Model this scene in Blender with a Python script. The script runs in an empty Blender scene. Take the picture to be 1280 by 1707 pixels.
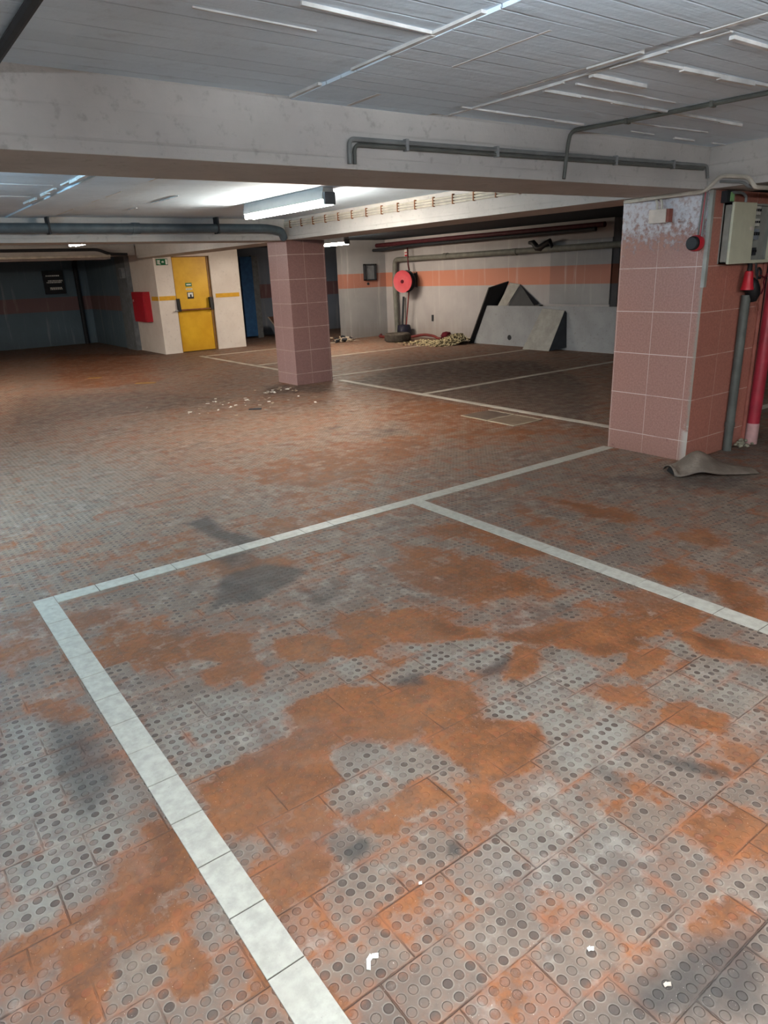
import bpy, bmesh, math, random
import numpy as np
from mathutils import Vector, Matrix
random.seed(7)
C = bpy.context.scene.collection
PI = math.pi

# ------------------------------------------------------------------ node helper
class NB:
    def __init__(s, name, rough=.6, spec=.3, metal=0.0):
        s.mat = bpy.data.materials.new(name); s.mat.use_nodes = True
        s.t = s.mat.node_tree; s.n = s.t.nodes; s.l = s.t.links
        s.b = s.n['Principled BSDF']
        s.b.inputs['Roughness'].default_value = rough
        s.b.inputs['Specular IOR Level'].default_value = spec
        s.b.inputs['Metallic'].default_value = metal
        g = s.n.new('ShaderNodeNewGeometry'); s.pos = g.outputs['Position']; s.nrm = g.outputs['Normal']
        x = s.n.new('ShaderNodeSeparateXYZ'); s.l.new(s.pos, x.inputs[0])
        s.x, s.y, s.z = x.outputs
    def _in(s, sock, v):
        if isinstance(v, (int, float)): sock.default_value = v
        elif isinstance(v, (tuple, list)): sock.default_value = v
        else: s.l.new(v, sock)
    def m(s, op, a, b=None, c=None):
        n = s.n.new('ShaderNodeMath'); n.operation = op
        for k, v in enumerate((a, b, c)):
            if v is not None: s._in(n.inputs[k], v)
        return n.outputs[0]
    def add(s, a, b): return s.m('ADD', a, b)
    def sub(s, a, b): return s.m('SUBTRACT', a, b)
    def mul(s, a, b): return s.m('MULTIPLY', a, b)
    def step(s, v, lo, hi, a=0.0, b=1.0):
        n = s.n.new('ShaderNodeMapRange'); n.interpolation_type = 'SMOOTHSTEP'
        s._in(n.inputs[0], v); s._in(n.inputs[1], lo); s._in(n.inputs[2], hi)
        s._in(n.inputs[3], a); s._in(n.inputs[4], b)
        return n.outputs[0]
    def noise(s, scale=5, detail=4, rough=.55, vec=None, dist=0.0, color=False):
        n = s.n.new('ShaderNodeTexNoise')
        n.inputs['Scale'].default_value = scale; n.inputs['Detail'].default_value = detail
        n.inputs['Roughness'].default_value = rough; n.inputs['Distortion'].default_value = dist
        s.l.new(vec if vec is not None else s.pos, n.inputs['Vector'])
        return n.outputs['Color' if color else 'Fac']
    def white(s, x, y, z=0.0):
        v = s.comb(x, y, z); n = s.n.new('ShaderNodeTexWhiteNoise'); s.l.new(v, n.inputs['Vector'])
        return n.outputs['Value']
    def comb(s, x, y, z=0.0):
        n = s.n.new('ShaderNodeCombineXYZ')
        for k, v in enumerate((x, y, z)): s._in(n.inputs[k], v)
        return n.outputs[0]
    def scaled(s, sx, sy, sz):
        return s.comb(s.mul(s.x, sx), s.mul(s.y, sy), s.mul(s.z, sz))
    def mix(s, f, a, b, mode='MIX'):
        n = s.n.new('ShaderNodeMix'); n.data_type = 'RGBA'; n.blend_type = mode
        s._in(n.inputs[0], f); s._in(n.inputs[6], a); s._in(n.inputs[7], b)
        return n.outputs[2]
    def attr(s, name):
        n = s.n.new('ShaderNodeAttribute'); n.attribute_name = name; return n.outputs['Fac']
    def color(s, v): s._in(s.b.inputs['Base Color'], v)
    def rough(s, v): s._in(s.b.inputs['Roughness'], v)
    def bump(s, h, dist=.004, strength=1.0):
        n = s.n.new('ShaderNodeBump'); n.inputs['Strength'].default_value = strength
        n.inputs['Distance'].default_value = dist
        s.l.new(h, n.inputs['Height']); s.l.new(n.outputs[0], s.b.inputs['Normal'])

def lin(c):
    c /= 255.0
    return c/12.92 if c <= .04045 else ((c+.055)/1.055)**2.4
def rgb(r, g, b): return (lin(r), lin(g), lin(b), 1.0)

def plain(name, col, rough=.55, spec=.3, metal=0.0, var=.12, scale=9.0, bump=0.0):
    """One paint or metal with a little procedural grime."""
    b = NB(name, rough, spec, metal)
    f = b.step(b.noise(scale, 5), .35, .7)
    dark = tuple(c*(1-2.2*var) for c in col[:3])+(1,)
    b.color(b.mix(f, dark, col))
    if bump: b.bump(b.noise(scale*6, 3), bump)
    return b.mat

def emit(name, col, strength):
    m = bpy.data.materials.new(name); m.use_nodes = True
    n = m.node_tree.nodes; n.clear()
    o = n.new('ShaderNodeOutputMaterial'); e = n.new('ShaderNodeEmission')
    e.inputs[0].default_value = col; e.inputs[1].default_value = strength
    m.node_tree.links.new(e.outputs[0], o.inputs[0])
    return m

# ------------------------------------------------------------------ mesh helpers
def box(bm, x0, x1, y0, y1, z0, z1, bevel=0.0):
    r = bmesh.ops.create_cube(bm, size=1.0)
    vs = r['verts']
    for v in vs:
        v.co = Vector(((x0+x1)/2+v.co.x*(x1-x0), (y0+y1)/2+v.co.y*(y1-y0), (z0+z1)/2+v.co.z*(z1-z0)))
    if bevel:
        es = list({e for v in vs for e in v.link_edges})
        bmesh.ops.bevel(bm, geom=es, offset=bevel, segments=2, affect='EDGES', profile=.7)
    return vs
def quadbox(bm, a, b, c, d, t):
    """Slab from four corners (a,b,c,d in order) thickened by vector t."""
    a, b, c, d, t = (Vector(v) for v in (a, b, c, d, t))
    vs = [bm.verts.new(p) for p in (a, b, c, d, a+t, b+t, c+t, d+t)]
    for f in ((0,1,2,3), (7,6,5,4), (0,4,5,1), (1,5,6,2), (2,6,7,3), (3,7,4,0)):
        bm.faces.new([vs[i] for i in f])
    bmesh.ops.recalc_face_normals(bm, faces=bm.faces)
def frame_of(d):
    d = d.normalized(); u = Vector((0,0,1)) if abs(d.z) < .9 else Vector((1,0,0))
    a = d.cross(u).normalized(); return a, d.cross(a).normalized()
def fillet(pts, r, n=5):
    pts = [Vector(p) for p in pts]; out = [pts[0]]
    for i in range(1, len(pts)-1):
        p, q, s = pts[i-1], pts[i], pts[i+1]
        d1 = (p-q); d2 = (s-q); k = min(r, d1.length*.45, d2.length*.45)
        a = q+d1.normalized()*k; b = q+d2.normalized()*k
        for j in range(n+1):
            t = j/n; out.append(a*(1-t)**2+q*2*t*(1-t)+b*t*t)
    out.append(pts[-1]); return out
def tube(bm, pts, r, seg=12, cap=True, bend=0.0):
    pts = fillet(pts, bend) if bend and len(pts) > 2 else [Vector(p) for p in pts]
    rs = r if isinstance(r, (list, tuple)) else [r]*len(pts)
    prev = None; rings = []
    for i, p in enumerate(pts):
        d = (pts[min(i+1, len(pts)-1)]-pts[max(i-1, 0)]).normalized()
        if prev is None: a, b = frame_of(d)
        else:
            a = (prev-d*prev.dot(d)).normalized(); b = d.cross(a).normalized()
        prev = a
        rings.append([bm.verts.new(p+(a*math.cos(2*PI*k/seg)+b*math.sin(2*PI*k/seg))*rs[i]) for k in range(seg)])
    for A, B in zip(rings, rings[1:]):
        for k in range(seg):
            bm.faces.new((A[k], A[(k+1) % seg], B[(k+1) % seg], B[k]))
    if cap:
        bm.faces.new(rings[0][::-1]); bm.faces.new(rings[-1])
    bmesh.ops.recalc_face_normals(bm, faces=bm.faces)
def lathe(bm, prof, o, axis=(0,0,1), seg=32):
    """Revolve (radius, height) pairs about axis at o."""
    ax = Vector(axis).normalized(); a, b = frame_of(ax); o = Vector(o); rings = []
    for r, h in prof:
        rings.append([bm.verts.new(o+ax*h+(a*math.cos(2*PI*k/seg)+b*math.sin(2*PI*k/seg))*max(r, 1e-4)) for k in range(seg)])
    for A, B in zip(rings, rings[1:]):
        for k in range(seg):
            bm.faces.new((A[k], A[(k+1) % seg], B[(k+1) % seg], B[k]))
    for R in (rings[0], rings[-1]):
        bm.faces.new(R)
    bmesh.ops.recalc_face_normals(bm, faces=bm.faces)
def poly(bm, pts):
    return bm.faces.new([bm.verts.new(p) for p in pts])

def obj(name, bm, mat, parent=None, smooth=False, loc=None):
    """Link a bmesh drawn in world coordinates as one object, its origin at the base of the mesh (or loc)."""
    if parent is not None: base = Vector((0,0,0))+parent.matrix_world.translation
    elif loc is not None: base = Vector(loc)
    else:
        cs = [v.co for v in bm.verts]
        lo = Vector([min(c[i] for c in cs) for i in range(3)]); hi = Vector([max(c[i] for c in cs) for i in range(3)])
        base = Vector(((lo.x+hi.x)/2, (lo.y+hi.y)/2, lo.z))
    for v in bm.verts: v.co -= base
    me = bpy.data.meshes.new(name); bm.to_mesh(me); bm.free()
    o = bpy.data.objects.new(name, me); C.objects.link(o)
    for m_ in (mat if isinstance(mat, (list, tuple)) else [mat]): me.materials.append(m_)
    if smooth:
        me.polygons.foreach_set('use_smooth', [True]*len(me.polygons))
        try: me.set_sharp_from_angle(angle=math.radians(38))
        except Exception: pass
    if parent is not None: o.parent = parent
    else:
        o.location = base
    o.matrix_world = Matrix.Translation(base)
    if parent is not None:
        o.matrix_basis = Matrix.Identity(4)
    return o
def thing(name, loc, label, cat, group=None):
    o = bpy.data.objects.new(name, None); C.objects.link(o); o.empty_display_size = .1
    o.location = loc; o.matrix_world = Matrix.Translation(Vector(loc))
    return tag(o, label, cat, group)
def tag(o, label, cat, group=None, kind=None):
    o['label'] = label; o['category'] = cat
    if group: o['group'] = group
    if kind: o['kind'] = kind
    return o
def struct(name, bm, mat, label=None, cat=None, smooth=False):
    o = obj(name, bm, mat, smooth=smooth); o['kind'] = 'structure'
    if label: o['label'] = label; o['category'] = cat
    return o
def B(): return bmesh.new()
TUBE_A, TUBE_B, TUBE_R, TUBE_C = 185, 90, 240, 210
TUBE_L, FILL_F, FILL_S = 250, 290, 150
EXPO = 0.42
LAMPS = []
RUST = [
 (1, 0.02, [(1.30, 1.64), (1.48, 1.50), (1.59, 1.37), (1.55, 1.28), (1.44, 1.25), (1.43, 1.20), (1.32, 1.24), (1.25, 1.32), (1.25, 1.42), (1.24, 1.51)]),
 (0.95, 0.03, [(1.33, 1.88), (1.50, 1.82), (1.60, 1.65), (1.48, 1.51), (1.31, 1.63), (1.25, 1.57), (1.14, 1.57), (1.07, 1.68), (1.04, 1.78), (0.94, 1.86), (0.96, 2.02), (1.17, 1.99)]),
 (0.95, 0.03, [(0.53, 1.83), (0.68, 1.84), (0.90, 1.83), (0.96, 1.71), (0.92, 1.56), (0.83, 1.56), (0.63, 1.54), (0.53, 1.58)]),
 (0.9, 0.03, [(0.94, 1.94), (1.15, 1.65), (1.11, 1.73), (0.94, 1.72), (0.87, 1.73)]),
 (1, 0.02, [(0.26, 1.65), (0.42, 1.63), (0.41, 1.49), (0.24, 1.48)]),
 (1, 0.02, [(0.26, 1.33), (0.33, 1.32), (0.33, 1.22), (0.31, 1.17), (0.25, 1.19)]),
 (1, 0.02, [(0.07, 1.49), (0.16, 1.44), (0.15, 1.33), (0.08, 1.27), (0.05, 1.32)]),
 (0.8, 0.03, [(0.54, 1.40), (0.72, 1.40), (0.72, 1.27), (0.59, 1.26), (0.53, 1.25)]),
 (0.65, 0.03, [(0.08, 1.56), (0.22, 1.59), (0.37, 1.47), (0.36, 1.35), (0.24, 1.36)]),
 (0.7, 0.03, [(0.63, 1.54), (0.82, 1.55), (0.83, 1.41), (0.73, 1.40), (0.65, 1.40)]),
 (0.85, 0.02, [(0.36, 1.78), (0.44, 1.70), (0.42, 1.63), (0.35, 1.64)]),
 (0.9, 0.03, [(0.96, 1.39), (1.10, 1.40), (1.14, 1.27), (0.97, 1.31)]),
 (0.65, 0.04, [(1.20, 1.29), (1.27, 1.25), (1.20, 1.12), (1.07, 1.12)]),
 (0.7, 0.04, [(1.58, 0.80), (1.75, 0.74), (1.76, 0.66), (1.62, 0.62), (1.54, 0.65), (1.53, 0.72)]),
 (0.7, 0.03, [(1.27, 0.61), (1.37, 0.61), (1.45, 0.56), (1.38, 0.54), (1.28, 0.57)]),
 (0.9, 0.03, [(1.82, 0.90), (1.88, 0.87), (1.88, 0.80), (1.77, 0.84)]),
 (0.9, 0.03, [(1.64, 0.66), (1.71, 0.63), (1.61, 0.58), (1.59, 0.63)]),
 (1, 0.015, [(1.99, 1.13), (2.10, 1.12), (2.14, 0.96), (2.02, 0.95), (1.95, 1.09)]),
 (1, 0.03, [(1.72, 2.36), (1.83, 2.31), (1.87, 2.08), (1.92, 1.89), (1.79, 1.97), (1.61, 2.06), (1.56, 2.20)]),
 (0.85, 0.04, [(1.92, 1.89), (2.02, 1.71), (2.16, 1.65), (2.36, 1.48), (2.58, 1.47), (2.61, 1.63), (2.29, 1.75), (2.11, 1.80)]),
 (1, 0.03, [(1.94, 1.78), (1.96, 1.67), (1.81, 1.58), (1.66, 1.61), (1.78, 1.66)]),
 (1, 0.02, [(2.23, 1.43), (2.37, 1.35), (2.22, 1.32), (2.10, 1.31), (2.14, 1.39)]),
 (1, 0.03, [(2.56, 1.45), (2.60, 1.34), (2.66, 1.10), (2.57, 1.05), (2.46, 1.18), (2.45, 1.28)]),
 (1, 0.03, [(2.84, 1.39), (3.03, 1.38), (3.17, 1.34), (2.83, 1.18), (2.83, 1.28)]),
 (0.8, 0.02, [(1.91, 1.34), (2.06, 1.27), (1.98, 1.18), (1.93, 1.27)]),
 (0.75, 0.08, [(3.53, 3.01), (3.66, 2.71), (3.66, 2.39), (3.51, 2.38), (3.40, 2.55)]),
 (0.8, 0.06, [(3.49, 2.12), (3.70, 2.00), (3.62, 1.81), (3.50, 1.80), (3.49, 1.99)]),
 (0.9, 0.05, [(3.17, 1.67), (3.20, 1.50), (3.11, 1.31), (2.88, 1.20), (2.87, 1.37)]),
 (0.7, 0.08, [(3.26, 3.00), (3.25, 2.62), (3.04, 2.67)]),
 (0.75, 0.06, [(2.24, 3.00), (2.51, 2.76), (2.46, 2.35), (2.51, 1.93), (2.37, 1.96), (2.34, 2.08), (2.15, 2.19), (2.13, 2.70)]),
 (0.7, 0.06, [(2.53, 3.14), (2.87, 2.97), (2.85, 2.33), (2.68, 2.31), (2.60, 2.68)]),
 (0.9, 0.03, [(0.83, 2.70), (0.95, 2.75), (1.10, 2.60), (1.04, 2.42), (0.97, 2.19), (0.92, 2.30), (0.80, 2.35), (0.82, 2.44), (0.97, 2.40), (0.85, 2.57)]),
 (0.85, 0.03, [(1.17, 2.50), (1.32, 2.41), (1.46, 2.15), (1.19, 2.19), (1.12, 2.35)]),
 (0.8, 0.04, [(1.36, 2.18), (1.55, 2.14), (1.58, 1.98), (1.33, 1.88), (1.27, 2.01)]),
 (0.75, 0.03, [(0.25, 2.66), (0.39, 2.52), (0.38, 2.42), (0.22, 2.51)]),
 (0.6, 0.2, [(2.25, 5.09), (3.31, 5.30), (4.32, 5.13), (3.65, 4.50), (2.99, 4.13), (2.29, 4.19)]),
 (0.5, 0.12, [(1.14, 3.99), (1.69, 3.91), (1.34, 3.75), (1.02, 3.63)]),
 (0.6, 0.1, [(1.80, 3.96), (2.41, 3.89), (2.57, 3.56), (1.92, 3.55), (1.68, 3.64)]),
 (0.55, 0.12, [(0.25, 3.48), (0.45, 3.55), (0.41, 2.98), (0.17, 2.99)]),
 (0.6, 0.1, [(0.55, 3.38), (0.75, 3.29), (0.83, 2.83), (0.58, 2.71), (0.53, 2.88)]),
 (0.6, 0.05, [(0.86, 1.64), (0.96, 1.65), (0.96, 1.52), (0.86, 1.50)]),
 (0.7, 0.03, [(0.85, 1.38), (0.96, 1.37), (0.96, 1.28), (0.87, 1.27)]),
 (0.5, 0.05, [(0.35, 1.16), (0.48, 1.12), (0.50, 0.94), (0.37, 1.03)]),
 (0.6, 0.03, [(-0.04, 1.60), (0.05, 1.58), (0.06, 1.48), (-0.02, 1.45), (-0.06, 1.48)]),
 (0.6, 0.03, [(0.71, 1.81), (0.77, 1.67), (0.69, 1.60), (0.62, 1.70)]),
 (0.5, 0.2, [(3.51, 17.87), (5.00, 15.64), (3.57, 10.80), (2.32, 11.43)]),
 (0.7, 0.04, [(1.52, 1.69), (1.65, 1.69), (1.64, 1.59), (1.47, 1.51), (1.41, 1.57)]),
 (0.6, 0.05, [(2.46, 1.89), (2.66, 1.70), (2.61, 1.51), (2.37, 1.50), (2.27, 1.73)]),
 (0.6, 0.05, [(3.00, 1.97), (3.19, 1.85), (3.09, 1.59), (2.93, 1.69)]),
 (0.8, 0.04, [(2.03, 2.84), (2.35, 2.61), (2.32, 2.14), (2.07, 2.14), (1.96, 2.45)]),
 (0.75, 0.04, [(1.49, 2.48), (1.73, 2.43), (1.60, 2.17), (1.39, 2.18)]),
 (0.8, 0.03, [(2.13, 1.82), (2.37, 1.68), (2.35, 1.43), (2.14, 1.48), (2.05, 1.65)]),
 (0.75, 0.05, [(2.64, 1.85), (2.80, 1.67), (2.76, 1.38), (2.56, 1.45)]),
 (0.7, 0.03, [(1.86, 1.41), (1.98, 1.36), (1.96, 1.25), (1.85, 1.27)]),
 (0.65, 0.03, [(1.60, 1.10), (1.64, 1.00), (1.66, 0.85), (1.56, 0.86), (1.54, 1.01)]),
 (0.6, 0.03, [(1.98, 0.94), (2.03, 0.86), (1.96, 0.77), (1.92, 0.84)]),
 (0.7, 0.02, [(1.42, 1.00), (1.56, 0.92), (1.44, 0.90)]),
 (0.6, 0.02, [(1.10, 0.91), (1.13, 0.82), (1.03, 0.81), (1.04, 0.89)]),
 (0.7, 0.03, [(0.46, 1.03), (0.54, 1.01), (0.53, 0.90), (0.47, 0.95)]),
 (0.55, 0.06, [(0.65, 3.13), (0.87, 3.02), (0.92, 2.65), (0.68, 2.57), (0.59, 2.76)]),
 (0.6, 0.08, [(1.26, 3.53), (1.62, 3.37), (1.76, 3.14), (1.55, 3.16), (1.29, 3.28)]),
 (0.6, 0.06, [(1.90, 2.37), (2.03, 2.17), (1.91, 2.08), (1.78, 2.23)]),
 (0.45, 0.15, [(5.85, 7.98), (5.45, 4.75), (5.41, 3.99), (4.30, 4.44), (4.35, 5.95)]),
]
DARK = [
 (0.85, 0.06, [(1.46, 4.24), (1.63, 4.28), (1.61, 3.91), (1.71, 3.61), (1.57, 3.50), (1.48, 3.89)]),
 (0.95, 0.06, [(1.29, 3.28), (1.54, 3.28), (1.67, 3.05), (1.54, 2.96), (1.30, 2.89), (1.14, 2.95), (1.07, 2.93)]),
 (0.6, 0.1, [(1.35, 3.68), (1.61, 3.57), (1.54, 3.28), (1.29, 3.28)]),
 (0.8, 0.08, [(1.15, 0.60), (1.26, 0.59), (1.36, 0.53), (1.45, 0.50), (1.20, 0.38), (0.94, 0.58), (1.06, 0.60)]),
 (0.9, 0.02, [(0.76, 1.31), (0.83, 1.33), (0.85, 1.28), (0.79, 1.27), (0.74, 1.28)]),
 (0.9, 0.02, [(1.01, 1.16), (1.04, 1.14), (1.00, 1.10), (0.97, 1.12)]),
 (0.7, 0.03, [(1.76, 1.10), (1.78, 0.99), (1.83, 0.93), (1.88, 0.80), (1.81, 0.82), (1.75, 0.92), (1.72, 1.06)]),
 (0.6, 0.03, [(1.85, 1.76), (1.90, 1.74), (1.77, 1.65), (1.62, 1.69), (1.69, 1.74)]),
 (0.55, 0.05, [(0.25, 2.56), (0.36, 2.42), (0.41, 2.08), (0.32, 1.93), (0.21, 1.84), (0.18, 2.15)]),
 (0.6, 0.03, [(1.24, 1.62), (1.34, 1.63), (1.24, 1.56)]),
 (0.5, 0.06, [(0.63, 1.56), (0.67, 1.48), (0.61, 1.46)]),
 (0.5, 0.15, [(4.64, 9.48), (5.40, 8.53), (5.02, 7.80), (4.14, 8.49)]),
 (0.4, 0.2, [(1.52, 11.56), (3.29, 10.26), (3.97, 8.33), (2.58, 8.40), (1.05, 8.59)]),
 (0.5, 0.15, [(3.95, 5.73), (4.33, 5.53), (4.12, 5.16), (3.76, 5.35)]),
 (0.5, 0.2, [(5.40, 8.53), (5.51, 4.07), (7.68, 5.71), (9.11, 8.00), (7.92, 9.70)]),  # shade of the dim right bay, painted onto the floor
 (0.5, 0.05, [(3.68, 6.22), (3.90, 5.99), (3.63, 5.79)]),
 (0.5, 0.2, [(4.01, 3.37), (5.26, 2.37), (4.57, 2.03), (4.02, 2.93)]),
 (0.45, 0.06, [(2.20, 2.03), (2.33, 2.00), (2.29, 1.79), (2.13, 1.82)]),
 (0.4, 0.1, [(1.32, 2.79), (1.59, 2.64), (1.55, 2.28), (1.32, 2.41)]),
 (0.6, 0.03, [(1.36, 1.93), (1.50, 1.88), (1.47, 1.77), (1.35, 1.84)]),
 (0.55, 0.04, [(1.60, 1.14), (1.62, 0.98), (1.52, 0.96), (1.53, 1.09)]),
 (0.5, 0.04, [(0.78, 2.94), (1.00, 2.83), (0.84, 2.72)]),
 (0.6, 0.05, [(2.33, 2.00), (2.41, 1.85), (2.27, 1.80)]),
 (0.5, 0.04, [(1.49, 2.86), (1.69, 2.78), (1.68, 2.56), (1.47, 2.66)]),
 (0.6, 0.03, [(0.76, 0.98), (0.81, 0.91), (0.75, 0.88)]),
 (0.4, 0.05, [(2.24, 1.99), (2.13, 1.93), (2.15, 1.84)]),
]
PALE = [
 (0.9, 0.04, [(0.55, 2.26), (0.75, 2.29), (1.03, 2.10), (0.97, 1.87), (0.83, 1.83), (0.53, 1.87), (0.51, 2.03)]),
 (0.9, 0.05, [(0.11, 2.58), (0.24, 2.52), (0.27, 2.23), (0.37, 1.90), (0.30, 1.74), (0.09, 1.58), (-0.04, 1.62)]),
 (0.8, 0.03, [(1.59, 1.64), (1.85, 1.58), (2.07, 1.63), (2.07, 1.45), (1.88, 1.34), (1.90, 1.18), (1.61, 1.02), (1.47, 1.14), (1.60, 1.35), (1.51, 1.49)]),
 (0.8, 0.03, [(1.27, 2.22), (1.65, 2.06), (1.86, 1.91), (1.95, 1.77), (1.83, 1.71), (1.61, 1.79), (1.51, 1.89), (1.28, 1.90), (1.25, 2.11)]),
 (0.7, 0.03, [(2.40, 1.41), (2.52, 1.35), (2.45, 1.25), (2.33, 1.29)]),
 (0.6, 0.05, [(2.10, 1.31), (2.46, 1.18), (2.47, 1.00), (2.15, 0.85), (2.12, 1.00), (2.15, 1.17)]),
 (0.6, 0.03, [(1.36, 1.54), (1.43, 1.46), (1.39, 1.43), (1.33, 1.46)]),
 (0.6, 0.04, [(1.08, 1.11), (1.46, 1.11), (1.42, 0.81), (1.18, 0.82), (1.02, 0.84), (1.03, 0.97)]),
 (0.5, 0.04, [(0.92, 1.66), (1.17, 1.61), (1.22, 1.41), (0.99, 1.43), (0.86, 1.50)]),
 (0.5, 0.04, [(0.70, 1.84), (0.86, 1.79), (0.83, 1.66), (0.67, 1.72)]),
 (0.5, 0.05, [(2.26, 2.86), (2.53, 2.80), (2.47, 2.55), (2.13, 2.64)]),
 (0.6, 0.04, [(2.39, 2.12), (2.61, 2.01), (2.54, 1.81), (2.34, 1.90)]),
 (0.5, 0.2, [(0.94, 7.90), (1.91, 6.24), (1.10, 4.45), (0.49, 5.01)]),
 (0.5, 0.1, [(1.64, 3.42), (1.85, 3.29), (1.73, 3.16), (1.56, 3.26)]),
]
# ------------------------------------------------------------------ stained floor fields (metres on the floor)
def field(polys, X, Y):
    F = np.zeros_like(X)
    for s, w, pts in polys:
        P = np.array(pts); n = len(P)
        lo = P.min(0)-w*2-.05; hi = P.max(0)+w*2+.05
        m = (X > lo[0]) & (X < hi[0]) & (Y > lo[1]) & (Y < hi[1])
        if not m.any(): continue
        px, py = X[m], Y[m]; d2 = np.full(px.shape, 1e9); ins = np.zeros(px.shape, bool)
        for i in range(n):
            a, b = P[i], P[(i+1) % n]; e = b-a
            t = np.clip(((px-a[0])*e[0]+(py-a[1])*e[1])/(e@e+1e-12), 0, 1)
            d2 = np.minimum(d2, (px-a[0]-t*e[0])**2+(py-a[1]-t*e[1])**2)
            c = ((a[1] > py) != (b[1] > py))
            xi = a[0]+(py-a[1])/((b[1]-a[1]) or 1e-9)*(b[0]-a[0])
            ins ^= c & (px < xi)
        sd = np.where(ins, 1, -1)*np.sqrt(d2)
        v = np.clip((sd/w+1)/2, 0, 1)
        F[m] = np.maximum(F[m], s*v)
    return F

def axis(lo, hi, a, b, fine, coarse):
    L = list(np.arange(lo, a, coarse))+list(np.arange(a, b, fine))+list(np.arange(b, hi+coarse*.5, coarse))
    L[-1] = hi
    return np.array(L)
def make_floor():
    xs = axis(-5, 13, 0, 4.6, .025, .2); ys = axis(-4, 21, .3, 4.6, .025, .2)
    nx, ny = len(xs), len(ys)
    X, Y = np.meshgrid(xs, ys)
    co = np.stack([X.ravel(), Y.ravel(), np.zeros(nx*ny)], 1)
    i = np.arange((nx-1)*(ny-1)); r = i//(nx-1); c = i % (nx-1); k = r*nx+c
    F = np.stack([k, k+1, k+nx+1, k+nx], 1)
    me = bpy.data.meshes.new('floor')
    me.from_pydata(co.tolist(), [], F.tolist())
    for nm, p in (('rust', RUST), ('dark', DARK), ('pale', PALE)):
        a = me.attributes.new(nm, 'FLOAT', 'POINT')
        a.data.foreach_set('value', field(p, X, Y).ravel().astype(np.float32))
    o = bpy.data.objects.new('floor', me); C.objects.link(o); o['kind'] = 'structure'
    o['label'] = 'studded clay paver garage floor stained with orange dust'; o['category'] = 'floor'
    return o

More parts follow.
